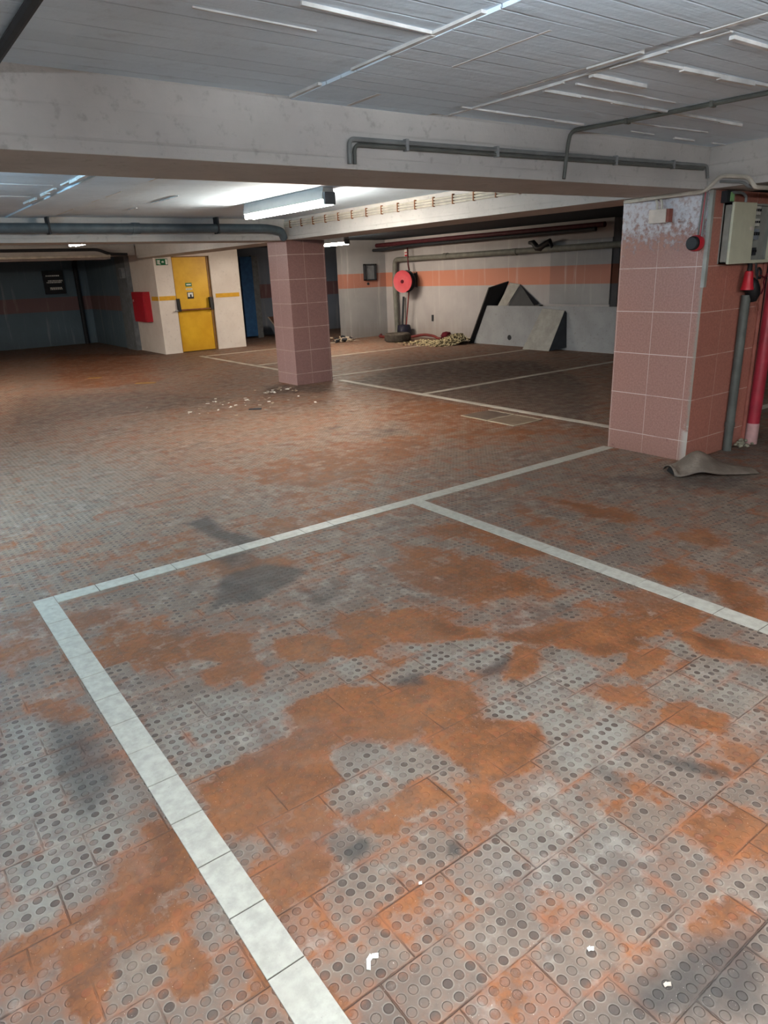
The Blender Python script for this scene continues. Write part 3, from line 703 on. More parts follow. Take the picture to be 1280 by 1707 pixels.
lamp(3.59, 5.61, 7.15, 'large lit fluorescent lamp hung below the front beam', tube_mat)
lamp(2.95, 10.95, 11.8, 'small distant lamp glowing above the dark left wall', emit('lamp_tube_glow_dim', (1, .95, .9, 1), TUBE_B), 2.07)
lamp(8.0, 11.95, 13.4, 'distant lamp glowing just right of the far pillar', emit('lamp_tube_glow_far', (1, .86, .70, 1), TUBE_R), 2.05)
lamp(.85, -.45, 1.05, 'lamp with bluish tubes on the ceiling above the camera', tube_cool, 2.0, .02)
lamp(-.6, 4.3, 6.0, 'lamp with bluish tubes in the left bay', emit('lamp_tube_glow_blue', (.5, .80, 1.0, 1), TUBE_L), 2.04, .02)
lamp(-.6, 11.2, 12.8, 'unseen fill lamp added in the far left bay', emit('fill_tube_glow_left', (1, .84, .66, 1), FILL_F), 2.04, .02)  # added out of view to brighten the dark left end
lamp(3.4, -1.6, 0.0, 'unseen fill lamp added above the bays right of the camera', emit('fill_tube_glow_right', (1, .95, .9, 1), FILL_S), 1.97, .02)  # added out of view as fill from the right
lamp(-1.6, -1.6, 0.0, 'unseen fill lamp added behind the camera on the left', tube_cool, 1.97, .02)  # added out of view as fill from behind; shares the cool tubes

# ================================================================== PIPES ON BEAMS AND CEILING
def clip(bm, x, y, z, d, r=.013, w=.012): pass
# front beam: long double conduit with a drop at the left end
t = thing('conduit', (3.4, 2.885, 1.955), 'grey double conduit running along the face of the front beam', 'conduit')
bm = B(); tube(bm, [(1.972, 2.886, 1.965), (1.975, 2.886, 2.066), (4.90, 2.886, 2.092), (4.92, 2.884, 2.015)], .011, 8, bend=.03); obj('pipe', bm, M['conduit'], t, True)
bm = B(); tube(bm, [(2.0, 2.886, 1.965), (2.002, 2.886, 2.044), (4.86, 2.886, 2.068)], .009, 8, bend=.03); obj('pipe', bm, M['greypipe'], t, True)
for x in (2.3, 2.9, 3.9, 4.5):
    bm = B(); z = 2.056+(x-1.975)*.0089; box(bm, x-.008, x+.008, 2.872, 2.902, z-.025, z+.027, .003); obj('pipe_clip', bm, M['steel'], t)
t = thing('conduit', (3.45, 2.885, 1.955), 'thin conduit crossing the ceiling and dropping down the front beam', 'conduit')
bm = B(); tube(bm, [(3.70, -.5, ZC-.011), (3.62, 1.4, ZC-.011), (3.53, 2.5, ZC-.011), (3.46, 2.868, ZC-.012), (3.445, 2.874, 2.12), (3.425, 2.874, 1.955)], .011, 8, bend=.035); obj('pipe', bm, M['greypipe'], t, True)
for y in (2.55, 2.1, 1.7):
    bm = B(); x = 3.53+(2.5-y)*.083; box(bm, x-.02, x+.02, y-.008, y+.008, ZC-.026, ZC+.002, .003); obj('pipe_clip', bm, M['greypipe'], t)
bm = B(); tube(bm, [(.56, -2, ZC-.02), (.562, 2.88, ZC-.02)], .016, 8)
tag(obj('ceiling_cable', bm, M['dark'], smooth=True), 'dark cable line on the ceiling at the top left corner', 'cable')
# conduits at the head of the near pillar
t = thing('conduit', (4.93, 2.9, 1.94), 'pale bent conduit curling round the head of the near pillar', 'conduit')
bm = B(); tube(bm, [(4.985, 3.58, 1.93), (4.932, 3.3, 1.932), (4.932, 2.90, 1.935), (4.932, 2.80, 2.022), (4.932, 2.60, 1.99), (4.932, 2.56, 1.925), (5.3, 2.55, 1.925), (6.3, 2.55, 1.925)], .014, 8, bend=.04); obj('pipe', bm, M['pale_conduit'], t, True)
bm = B(); tube(bm, [(4.936, 2.80, 1.985), (4.936, 2.64, 1.965), (4.94, 2.60, 1.93), (5.3, 2.60, 1.93), (5.9, 2.62, 1.93)], .009, 8, bend=.03); obj('pipe', bm, M['conduit'], t, True)
# stacked conduits with straps on the long beam
t = thing('cable_tray', (4.935, 6.5, 2.08), 'row of pale conduits held by dark straps along the long beam', 'cable tray')
for k in range(3):
    bm = B(); z = 2.165-.026*k; tube(bm, [(4.938, 3.5, z-.012), (4.938, 8.84, z)], .0105, 8); obj('pipe', bm, M['pale_conduit'], t, True)
for i in range(18):
    y = 3.75+i*.29; bm = B(); box(bm, 4.924, 4.95, y-.007, y+.007, 2.09, 2.18, .002); obj('strap', bm, M['rusty'], t)
# thick drain pipe in front of the middle beam
t = thing('drain_pipe', (1, 8.66, 2.02), 'thick blue-grey drain pipe running below the left ceiling', 'pipe')
bm = B(); tube(bm, [(-4.9, 8.68, 2.083), (4.6, 8.68, 2.083), (4.82, 8.72, 2.05), (4.88, 8.78, 1.97)], .052, 16, bend=.15); obj('pipe', bm, M['pvc'], t, True)
for x in (2.85, -.5):
    bm = B(); tube(bm, [(x, 8.68, 2.083), (x+.09, 8.68, 2.083)], .060, 16); obj('pipe_collar', bm, M['pvc'], t, True)
for x in (1.95, 3.9):
    bm = B(); box(bm, x-.01, x+.01, 8.62, 8.75, 2.02, ZC+.001); obj('hanger', bm, M['dark'], t)
bm = B(); tube(bm, [(-4.9, 14.98, 2.12), (4.2, 14.98, 2.12), (4.4, 14.98, 2.03), (4.75, 14.98, 2.02)], .03, 10, bend=.1)
tag(obj('drain_pipe', bm, M['dark'], smooth=True), 'dark pipe running along the farthest beam at left', 'pipe')
bm = B(); tube(bm, [(-4.9, 14.6, 1.985), (4.3, 14.6, 1.985)], .024, 10)
tag(obj('conduit', bm, M['pale_conduit'], smooth=True), 'straight pale pipe hung in front of the dark left wall', 'pipe')
for x in (2.9, ): pass
# ================================================================== NEAR PILLAR FITTINGS
# beige junction box
t = thing('junction_box', (4.97, 3.265, 1.755), 'small cream junction box with brown side under the beam, on the near pillar', 'junction box')
bm = B(); box(bm, 4.945, 5.0, 3.195, 3.335, 1.757, 1.852, .004); obj('box_body', bm, M['boxcream'], t)
bm = B(); box(bm, 4.95, 4.998, 3.172, 3.195, 1.760, 1.850, .003); obj('side_cover', bm, M['brownside'], t)
for dy in (.025, -.015):
    bm = B(); tube(bm, [(4.975, 3.265+dy, 1.85), (4.975, 3.265+dy, 1.90), (4.96, 3.285+dy, 1.935)], .008, 8, bend=.02); obj('cable_entry', bm, M['pale_conduit'], t, True)
# fire alarm sounder
t = thing('alarm_sounder', (4.95, 2.955, 1.55), 'round red fire alarm sounder with black face on the near pillar', 'alarm sounder')
bm = B(); lathe(bm, [(.052, 0), (.055, .01), (.055, .045), (.050, .055)], (5.0, 2.955, 1.603), (-1, 0, 0), 28); obj('housing', bm, M['red'], t, True)
bm = B(); lathe(bm, [(.048, .054), (.047, .075), (.040, .083), (.0, .084)], (5.0, 2.955, 1.603), (-1, 0, 0), 28); obj('face', bm, M['black'], t, True)
for dy, m_ in ((-.03, 'conduit'), (.0, 'conduit'), (-.018, 'redpipe')):
    bm = B(); tube(bm, [(4.988, 2.955+dy, 1.64), (4.988, 2.94+dy*.8, 1.935)], .006, 8); obj('feed_pipe', bm, M[m_], t, True)
# corner guard strip
bm = B(); box(bm, 4.993, 5.025, 2.872, 2.9, 1.3, ZB, .002)
tag(obj('corner_guard', bm, M['beige_in']), 'grey metal corner strip at the top edge of the near pillar', 'corner guard')

# electrical cabinets: y from 2.68 to the pillar face
def cabinet(x0, x1, z0, z1, label, opened):
    t = thing('electrical_cabinet', ((x0+x1)/2, 2.80, z0), label, 'electrical cabinet')
    y0 = 2.815
    bm = B()
    box(bm, x0, x1, 2.86, 2.88, z0, z1); box(bm, x0, x0+.012, y0, 2.87, z0, z1); box(bm, x1-.012, x1, y0, 2.87, z0, z1)
    box(bm, x0, x1, y0, 2.87, z0, z0+.012); box(bm, x0, x1, y0, 2.87, z1-.012, z1)
    obj('cabinet_body', bm, M['beige_in'], t)
    xm = x0+(x1-x0)*(.50 if opened else 1.0)
    bm = B(); box(bm, x0-.004, xm, y0-.022, y0-.002, z0-.004, z1+.004, .006); cv = obj('cover', bm, M['beige'], t)
    bm = B(); box(bm, xm-.06, xm-.025, y0-.030, y0-.021, (z0+z1)/2+.02, (z0+z1)/2+.045, .003); obj('latch', bm, M['boxcream'], cv)
    if opened:
        for a in (xm, x1-.04):
            bm = B(); box(bm, a, a+.018, y0-.012, y0+.004, z0+.005, z1-.005); obj('frame_rail', bm, M['beige'], t)
        bm = B(); box(bm, xm, x1, y0-.02, y0, z0-.004, z0+.018); obj('sill_rail', bm, M['beige'], t)
        for r, (zz, h, c) in enumerate(((z1-.075, .06, 'breaker'), (z1-.15, .05, 'breaker'), (z1-.245, .075, 'breaker_grey'), (z0+.05, .055, 'dark'))):
            for i in range(4):
                bx = xm+.022+i*.030
                bm = B(); box(bm, bx, bx+.026, 2.83-.006*(r == 2), 2.862, zz, zz+h, .002); br = obj('breaker', bm, M[c], t)
                bm = B(); box(bm, bx+.008, bx+.018, 2.822-.006*(r == 2), 2.831, zz+h*.4, zz+h*.7); obj('switch', bm, M['black'], br)
    return t
cabinet(5.15, 5.76, 1.455, 1.86, 'open beige electrical cabinet showing breakers beside its cover, on the near pillar', True)
cabinet(5.785, 6.30, 1.45, 1.85, 'closed beige cabinet cut off by the right edge of the photo', False)
bm = B(); box(bm, 5.11, 5.20, 2.835, 2.88, 1.862, 1.94, .003); g = obj('exit_sign', bm, M['dark']); tag(g, 'small dark and green sign above the open electrical cabinet', 'sign')
bm = B(); box(bm, 5.15, 5.195, 2.829, 2.836, 1.87, 1.93); obj('sign_face', bm, M['sign_palegreen'], g)
bm = B(); tube(bm, [(5.30, 2.80, 1.862), (5.30, 2.80, 1.90), (5.25, 2.80, 1.925), (5.12, 2.862, 1.93)], .010, 8, bend=.03)
tag(obj('conduit', bm, M['conduit'], smooth=True), 'short bent pipe entering the top of the open cabinet', 'conduit')

# red and black industrial plug hanging below
t = thing('industrial_plug', (5.55, 2.82, 1.12), 'red industrial plug hanging with a tangle of black cable under the open cabinet', 'plug')
bm = B(); lathe(bm, [(.022, .135), (.028, .13), (.032, .10), (.040, .03), (.046, .012), (.046, 0), (.0, 0)], (5.47, 2.80, 1.262), (0, 0, 1), 24); obj('plug_body', bm, M['red'], t, True)
bm = B(); tube(bm, [(5.47, 2.80, 1.39), (5.475, 2.80, 1.43), (5.50, 2.82, 1.458)], .018, 10); obj('cable_gland', bm, M['black'], t, True)
bm = B()
lathe(bm, [(0, -.03), (.03, -.025), (.052, .02), (.055, .07), (.045, .12), (.02, .15), (0, .155)], (5.60, 2.815, 1.20), (-.35, 0, 1), 16)
obj('socket_body', bm, M['black'], t, True)
bm = B()
tube(bm, [(5.575, 2.81, 1.452), (5.58, 2.80, 1.36), (5.63, 2.79, 1.33), (5.645, 2.80, 1.40), (5.60, 2.80, 1.42), (5.575, 2.79, 1.30)], .008, 8, bend=.04)
obj('cable', bm, M['black'], t, True)
bm = B(); tube(bm, [(5.62, 2.79, 1.36), (5.69, 2.785, 1.34), (5.72, 2.785, 1.375), (5.66, 2.78, 1.31), (5.70, 2.785, 1.28), (5.69, 2.80, 1.22)], .006, 8, bend=.03); obj('cable', bm, M['maroon'], t, True)
bm = B(); tube(bm, [(5.61, 2.80, 1.19), (5.67, 2.80, 1.13), (5.69, 2.80, 1.10), (5.665, 2.80, 1.08), (5.64, 2.80, 1.13), (5.62, 2.80, 1.17)], .006, 8, bend=.02); obj('cable', bm, M['brownside'], t, True)

# vertical pipes in front of the pillar
t = thing('conduit', (5.545, 2.835, 0), 'thick grey vertical conduit below the red plug', 'conduit')
bm = B(); tube(bm, [(5.545, 2.842, 0), (5.55, 2.842, 1.22)], .034, 16); obj('pipe', bm, M['greypipe'], t, True)
bm = B(); tube(bm, [(5.545, 2.842, .20), (5.545, 2.842, .235)], .039, 16); obj('pipe_collar', bm, M['greypipe'], t, True)
t = thing('standpipe', (5.93, 2.83, 0), 'red vertical standpipe with faded pink foot beside the near pillar', 'pipe')
bm = B(); tube(bm, [(5.905, 2.83, .17), (5.93, 2.83, 1.46)], .050, 18); obj('pipe', bm, M['redpipe'], t, True)
bm = B(); tube(bm, [(5.902, 2.83, 0), (5.905, 2.83, .175)], .0505, 18); obj('pipe_foot', bm, M['pinkend'], t, True)
bm = B(); tube(bm, [(5.84, 2.872, 0), (5.842, 2.872, ZB)], .018, 10)
tag(obj('conduit', bm, M['brownside'], smooth=True), 'thin brownish pipe on the pillar edge left of the red standpipe', 'conduit')
t = thing('rubble', (5.73, 2.83, 0), 'little pile of plaster rubble at the foot of the red standpipe', 'rubble')
t['kind'] = 'stuff'
bm = B()
for i in range(26):
    x, y = random.gauss(5.72, .045), random.gauss(2.82, .018); s = random.uniform(.012, .03); z = random.uniform(.004, .05)
    r = bmesh.ops.create_icosphere(bm, subdivisions=1, radius=s); q = Matrix.Rotation(random.random()*6, 3, 'Z')
    for v in r['verts']:
        v.co = q @ Vector((v.co.x*random.uniform(.7, 1.2), v.co.y*.8, v.co.z*.6)); v.co += Vector((min(max(x, 5.62), 5.82), min(y, 2.84), z+.008))
obj('fragments', bm, plain('plaster_rubble', rgb(150,146,128), .8, .1, var=.2, scale=30), t)

# crumpled rubber mat: one sheet, humped in the middle, its left end rolled open
bm = B(); nu, nv = 48, 18; G = []
FRONT = [(0, 4.575, 2.70), (.12, 4.57, 2.66), (.45, 4.725, 2.535), (1, 5.06, 2.33)]
BACK = [(0, 4.68, 2.86), (.12, 4.73, 2.865), (.45, 4.99, 2.80), (1, 5.16, 2.44)]
def along(P, u):
    for (a, x0, y0), (c, x1, y1) in zip(P, P[1:]):
        if u <= c: k = (u-a)/(c-a); return Vector((x0+(x1-x0)*k, y0+(y1-y0)*k))
    return Vector(P[-1][1:])
for i in range(nu+1):
    u = i/nu; f_, k_ = along(FRONT, u), along(BACK, u); row = []
    for j in range(nv+1):
        v = j/nv; p_ = f_.lerp(k_, v)
        hump = .125*math.exp(-((u-.40)/.19)**2)*math.sin(PI*min(1, .03+v*.85))**.8
        tail = .035*math.exp(-((u-.68)/.18)**2)*math.sin(PI*min(1, .02+.9*v))
        roll = .052*math.exp(-((u-.03)/.11)**2)*(math.sin(PI*v)**.6 if 0 < v < 1 else 0)
        z = .005+max(hump+tail, roll)+.003*math.sin(11*u+6*v)*math.sin(PI*v)
        z += .016*math.exp(-((u-.36)/.13)**2)*(1-v)**2
        row.append(bm.verts.new((p_.x, p_.y, z)))
    G.append(row)
for i in range(nu):
    for j in range(nv):
        bm.faces.new((G[i][j], G[i+1][j], G[i+1][j+1], G[i][j+1]))
bmesh.ops.recalc_face_normals(bm, faces=bm.faces)
mt = obj('rubber_mat', bm, [M['rubber'], M['hollow_black']], smooth=True)
sm = mt.modifiers.new('thickness', 'SOLIDIFY'); sm.thickness = .007; sm.offset = 1
tag(mt, 'crumpled dusty rubber mat lying in front of the near pillar', 'mat')
bm = B(); n = 14
arc = [(along(FRONT, .02).lerp(along(BACK, .02), .12+.76*k/n)) for k in range(n+1)]
top = [bm.verts.new((p.x-.012, p.y-.02, .006+.048*math.sin(PI*k/n)**.6)) for k, p in enumerate(arc)]
bot = [bm.verts.new((p.x-.014, p.y-.022, .004)) for p in arc]
for k in range(n): bm.faces.new((top[k], top[k+1], bot[k+1], bot[k]))
obj('hollow_shade', bm, M['hollow_black'], mt, True)  # black sheet standing for the shade inside the rolled end

# ================================================================== STAIR BLOCK FITTINGS
t = thing('fire_cabinet', (5.22, 15.92, .66), 'red fire hose cabinet on the side of the white stair block', 'cabinet')
bm = B(); box(bm, 5.14, 5.28, 15.55, 16.33, .66, 1.285, .006); obj('cabinet_body', bm, M['red'], t)
bm = B(); box(bm, 5.128, 5.142, 15.58, 16.30, .685, 1.26, .004); d = obj('door', bm, M['red'], t)
bm = B(); box(bm, 5.112, 5.13, 16.20, 16.23, 1.08, 1.13, .003); obj('handle', bm, M['pinkend'], d)
t = thing('alarm_button', (5.24, 16.44, 1.20), 'tiny red alarm call point left of the red fire cabinet', 'alarm button')
bm = B(); box(bm, 5.20, 5.28, 16.385, 16.50, 1.195, 1.285, .006); obj('button_box', bm, M['red'], t)
bm = B(); box(bm, 5.192, 5.202, 16.42, 16.465, 1.225, 1.258); obj('button', bm, M['white'], t)
t = thing('exit_sign', (5.45, 15.03, 1.80), 'green emergency exit sign with arrow above left of the yellow door', 'sign')
bm = B(); box(bm, 5.335, 5.575, 15.03, 15.052, 1.80, 1.925, .003); obj('sign_plate', bm, M['green'], t)
bm = B()
box(bm, 5.35, 5.365, 15.024, 15.031, 1.82, 1.905); quadbox(bm, (5.375, 15.026, 1.815), (5.395, 15.026, 1.815), (5.41, 15.026, 1.90), (5.378, 15.026, 1.90), (0, .005, 0)); box(bm, 5.395, 5.42, 15.024, 15.031, 1.815, 1.83)
obj('runner_symbol', bm, M['white'], t)
bm = B(); box(bm, 5.44, 5.468, 15.024, 15.031, 1.855, 1.872); quadbox(bm, (5.468, 15.026, 1.84), (5.495, 15.026, 1.8635), (5.495, 15.026, 1.8636), (5.468, 15.026, 1.887), (0, .005, 0)); obj('arrow', bm, M['white'], t)
bm = B(); box(bm, 5.525, 5.565, 15.024, 15.031, 1.812, 1.913); obj('doorway_symbol', bm, M['white'], t)

# ================================================================== DARK LEFT END
t = thing('notice_board', (4.38, 19.95, 1.30), 'dark board with rows of white lettering on the dark end wall', 'sign')
bm = B(); box(bm, 4.14, 4.62, 19.92, 20.0, 1.28, 1.84, .005); obj('board', bm, M['dark'], t)
for z, a, c in ((1.72, 4.2, 4.55), (1.60, 4.24, 4.58), (1.56, 4.2, 4.58), (1.43, 4.26, 4.56), (1.40, 4.26, 4.56)):
    bm = B(); x = a
    while x < c-.02:
        w = random.uniform(.015, .045); box(bm, x, min(x+w, c), 19.913, 19.921, z-.016, z+.016); x += w+.012
    obj('lettering', bm, M['white'], t)
bm = B(); tube(bm, [(4.935, 19.93, 0), (4.935, 19.93, 2.0), (4.935, 19.8, 2.06)], .055, 14, bend=.08)
tag(obj('drain_pipe', bm, M['dark'], smooth=True), 'dark vertical pipe in the corner of the dark end wall', 'pipe')
t = thing('switch_box', (5.14, 16.75, 1.58), 'small pale grey box near the top of the narrow grey wall strip', 'switch box')
bm = B(); box(bm, 5.10, 5.17, 16.65, 16.86, 1.58, 1.80, .005); obj('box_body', bm, M['steel'], t)
bm = B(); box(bm, 5.092, 5.102, 16.67, 16.84, 1.60, 1.78, .003); obj('lid', bm, M['endgrey'], t)

# ================================================================== GAP BESIDE THE STAIR BLOCK
bm = B(); box(bm, 8.10, 8.42, 16.9, 16.95, .05, 1.98, .004); g = obj('door_panel', bm, M['blue']); tag(g, 'tall dark blue door panel in the gap beside the stair block', 'door panel')
bm = B(); box(bm, 8.42, 8.58, 16.90, 17.02, 0, 2.0, .004); tag(obj('door_post', bm, M['sidewall']), 'grey post standing right of the dark blue panel', 'post')
t = thing('plank', (8.72, 16.4, 0), 'brown board with pale edge leaning behind the far pillar', 'board')
bm = B(); quadbox(bm, (8.66, 16.70, .50), (8.93, 16.70, .50), (9.10, 16.15, 0.0), (8.76, 16.15, 0.0), (0, .03, .012)); obj('board_face', bm, M['wood'], t)
bm = B(); quadbox(bm, (8.63, 16.69, .50), (8.665, 16.69, .50), (8.765, 16.14, 0.0), (8.73, 16.14, 0.0), (0, .034, .014)); obj('board_edge', bm, M['woodedge'], t)
def scatter(name, label, cat, pts, mats, smin, smax, flat=.5):
    t = thing(name, (sum(p[0] for p in pts)/len(pts), sum(p[1] for p in pts)/len(pts), 0), label, cat); t['kind'] = 'stuff'
    for k, mt in enumerate(mats):
        bm = B()
        for i, (x, y, z) in enumerate(pts):
            if i % len(mats) != k: continue
            s = random.uniform(smin, smax)
            q = Matrix.Rotation(random.random()*6.3, 3, 'Z') @ Matrix.Rotation(random.uniform(-.6, .6), 3, 'X')
            vs = bmesh.ops.create_cube(bm, size=1)['verts']
            sx, sy, sz = s*random.uniform(.6, 1.6), s*random.uniform(.5, 1), s*flat*random.uniform(.3, 1)
            for v in vs:
                v.co = q @ Vector((v.co.x*sx*(1+.3*v.co.y), v.co.y*sy, v.co.z*sz)); v.co += Vector((x, y, z+s*flat*.3))
        obj('fragments', bm, mt, t)
    return t
scatter('litter', 'pale crumpled litter on the floor right of the far pillar', 'litter',
        [(random.gauss(9.2, .16), random.gauss(14.0, .16), abs(random.gauss(.0, .03))) for _ in range(40)], [M['dust'], M['woodedge'], M['dark']], .05, .14)

# ================================================================== BACK WALL
t = thing('wall_frame', (10.2, 14.34, 1.31), 'small empty grey metal frame on the short return wall', 'frame')
for a in ((10.04, 10.065, 1.31, 1.68), (10.345, 10.37, 1.31, 1.68), (10.04, 10.37, 1.31, 1.335), (10.04, 10.37, 1.655, 1.68)):
    bm = B(); box(bm, a[0], a[1], 14.27, 14.35, a[2], a[3]); obj('frame_rail', bm, M['dark'], t)
bm = B(); box(bm, 10.06, 10.35, 14.335, 14.35, 1.33, 1.66); obj('back_plate', bm, M['sidewall'], t)
bm = B(); box(bm, 10.08, 10.13, 14.325, 14.337, 1.36, 1.62); box(bm, 10.16, 10.17, 14.325, 14.337, 1.36, 1.6); obj('inner_strip', bm, M['endgrey'], t)
bm = B(); lathe(bm, [(.03, 0), (.03, .02), (.0, .025)], (10.16, 14.35, 1.235), (0, -1, 0), 14)
tag(obj('wall_socket', bm, M['dark'], smooth=True), 'small round dark fitting just below the metal frame', 'socket')

t = thing('drain_pipe', (10.57, 11, .0), 'dull grey pipe running along the back wall and dropping behind the hose reel', 'pipe')
bm = B(); tube(bm, [(10.58, 7.3, 1.775), (10.57, 13.80, 1.745), (10.57, 13.83, 1.2), (10.57, 13.79, .0)], .055, 14, bend=.11); obj('pipe', bm, M['olivepipe'], t, True)
for y in (12.0, 10.0):
    bm = B(); tube(bm, [(10.575, y-.06, 1.757), (10.575, y+.06, 1.757)], .065, 14); obj('pipe_collar', bm, M['olivepipe'], t, True)
bm = B(); tube(bm, [(10.55, 9.62, 1.90), (10.55, 9.52, 1.90), (10.55, 9.42, 1.80), (10.55, 9.32, 1.80), (10.55, 9.12, 1.9), (10.55, 9.05, 1.78)], [.03, .05, .06, .07, .05, .03], 10); obj('valve', bm, M['black'], t, True)
t = thing('sprinkler_pipe', (10.5, 12.8, 2.05), 'red pipe running under the ceiling above the hose reel', 'pipe')
bm = B(); tube(bm, [(10.45, 14.34, 2.085), (10.5, 11.6, 2.10), (10.5, 7.9, 2.10)], .045, 12); obj('pipe', bm, M['dullred'], t, True)
bm = B(); tube(bm, [(10.52, 13.25, 2.07), (10.52, 13.24, 1.62), (10.50, 13.18, 1.50)], .018, 8, bend=.08); obj('branch_pipe', bm, M['dullred'], t, True)
bm = B(); tube(bm, [(10.35, 14.34, 1.98), (10.36, 14.0, 1.98), (10.38, 12.9, 2.02), (10.4, 8.0, 2.035)], .035, 10)
tag(obj('conduit', bm, M['dark'], smooth=True), 'dark pipe alongside the red pipe under the far ceiling', 'pipe')
t = thing('hose_sign', (10.69, 13.5, 1.80), 'small white and red sign on the wall above the hose reel', 'sign')
bm = B(); box(bm, 10.685, 10.70, 13.42, 13.58, 1.80, 1.96); obj('sign_plate', bm, M['white'], t)
bm = B(); box(bm, 10.68, 10.686, 13.44, 13.56, 1.81, 1.845); box(bm, 10.68, 10.686, 13.44, 13.56, 1.88, 1.90); box(bm, 10.68, 10.686, 13.44, 13.47, 1.90, 1.94); obj('sign_mark', bm, M['red'], t)

# fire hose reel
ax = Vector((-.93, -.36, 0)).normalized(); o = Vector((10.40, 13.20, 1.265))
t = thing('hose_reel', (10.5, 13.22, 1.0), 'round red fire hose reel hung on the back wall', 'hose reel')
bm = B(); lathe(bm, [(.0, .155), (.03, .155), (.04, .145), (.225, .135), (.242, .14), (.242, .12), (.22, .115), (.03, .115)], o, ax, 40); dsc = obj('front_disc', bm, M['reelred'], t, True)
bm = B(); lathe(bm, [(.0, .17), (.035, .168), (.04, .14)], o, ax, 20); obj('hub', bm, M['maroon'], dsc, True)
bm = B(); lathe(bm, [(.1, .115), (.20, .11), (.215, .09), (.205, .07), (.22, .05), (.21, .03), (.222, .01), (.21, -.01), (.20, -.02), (.1, -.025)], o, ax, 36); obj('hose_coil', bm, M['black'], t, True)
bm = B(); lathe(bm, [(.03, -.025), (.24, -.03), (.242, -.05), (.03, -.055)], o, ax, 40); obj('rear_disc', bm, M['dark'], t, True)
bm = B(); tube(bm, [tuple(o-ax*.05), (10.60, 13.28, 1.265), (10.685, 13.28, 1.265)], .03, 10); box(bm, 10.68, 10.699, 13.2, 13.36, 1.13, 1.43); obj('wall_bracket', bm, M['dark'], t, True)
bm = B(); tube(bm, [(10.45, 13.15, 1.03), (10.50, 13.27, .70), (10.50, 13.34, .30), (10.45, 13.36, .10)], .014, 8, bend=.15); obj('hose', bm, M['hose'], t, True)
bm = B(); box(bm, 10.685, 10.70, 13.14, 13.17, 1.12, 1.46); tag(obj('wall_bracket', bm, M['dark']), 'thin dark upright bracket on the wall right of the hose reel', 'bracket')
bm = B(); tube(bm, [(10.56, 13.60, 0.02), (10.62, 13.57, .92)], .028, 10); tag(obj('rod', bm, M['dark'], smooth=True), 'dark rod leaning on the wall beneath the hose reel', 'rod')
bm = B()
lathe(bm, [(.0, 0), (.13, .01), (.165, .08), (.16, .22), (.13, .29), (.10, .30), (.0, .27)], (10.42, 13.33, 0), (0, 0, 1), 20)
for v in bm.verts: v.co += Vector((math.sin(v.co.z*40+v.co.y*30)*.012, math.cos(v.co.z*33+v.co.x*21)*.012, 0))
tag(obj('bag', bm, M['navy'], smooth=True), 'dark navy bag slumped on the floor behind the old tyre', 'bag')
# red hose on the floor
bm = B(); tube(bm, [(10.42, 14.25, .03), (10.1, 13.9, .03), (10.05, 13.2, .03), (10.3, 12.9, .05), (10.42, 12.6, .11), (10.5, 12.35, .08), (10.5, 12.2, .03), (10.52, 12.12, .03)], .03, 8, bend=.25)
tag(obj('fire_hose', bm, M['hose'], smooth=True), 'loose red hose trailing along the foot of the back wall', 'hose')
bm = B(); lathe(bm, [(.0, 0), (.10, .01), (.13, .07), (.09, .15), (.0, .17)], (10.55, 11.98, .02), (0, 0, 1), 14)
for v in bm.verts: v.co += Vector((0, math.cos(v.co.z*33+v.co.x*41)*.02, 0))
tag(obj('rag', bm, M['maroon'], smooth=True), 'dark maroon bundle at the foot of the back wall', 'bundle')
bm = B(); box(bm, 10.685, 10.70, 12.58, 12.64, .38, .52, .004); tag(obj('wall_socket', bm, M['dark']), 'little dark outlet low on the back wall', 'socket')
# old tyre lying flat
t = thing('tyre', (9.80, 12.78, 0), 'dusty old tyre lying flat on the floor below the hose reel', 'tyre')
bm = B(); lathe(bm, [(.165, .03), (.20, .005), (.26, .0), (.285, .025), (.290, .09), (.285, .155), (.26, .18), (.20, .175), (.165, .15), (.185, .09), (.165, .03)], (9.80, 12.78, 0), (0, 0, 1), 48)
obj('tyre_wall', bm, M['tyre'], t, True)
bm = B()
for k in range(40):
    a = 2*PI*k/40; q = Matrix.Rotation(a, 4, 'Z')
    for v in box(bm, .287, .296, -.012, .012, .03, .15): v.co = (q @ v.co.to_4d()).to_3d()+Vector((9.80, 12.78, 0))
obj('tread', bm, M['tyre'], t)
bm = B(); lathe(bm, [(.0, .11), (.12, .12), (.19, .10), (.19, .06), (.0, .06)], (9.80, 12.78, 0), (0, 0, 1), 24); obj('dirt_fill', bm, M['dust'], t)
# straw-coloured chip heap
def heap_h(x, y): return max(0, .20*math.exp(-((x-10.25)/.30)**2-((y-11.25)/.42)**2))
pts = []
while len(pts) < 1500:
    x, y = random.gauss(10.18, .30), random.gauss(11.45, .45)
    if (x-9.8)**2+(y-12.78)**2 > .14 and 9.3 < x < 10.4 and y < 12.6 and y > 10.95 and not (x > 10.3 and y < 11.2): pts.append((x, y, heap_h(x, y)*random.uniform(.4, 1)))
hp = scatter('chip_heap', 'heap of straw-coloured chips at the foot of the black board', 'heap of chips', pts, [M['chip'], M['chip'], M['chip2']], .014, .036, .8)
bm = B(); n = 14; G = [[bm.verts.new((9.7+.95*i/n, 10.98+1.2*j/n, heap_h(9.7+.95*i/n, 10.98+1.2*j/n)*.7+.001)) for j in range(n+1)] for i in range(n+1)]
for i in range(n):
    for j in range(n): bm.faces.new((G[i][j], G[i+1][j], G[i+1][j+1], G[i][j+1]))
obj('mound', bm, M['chip2'], hp, True)

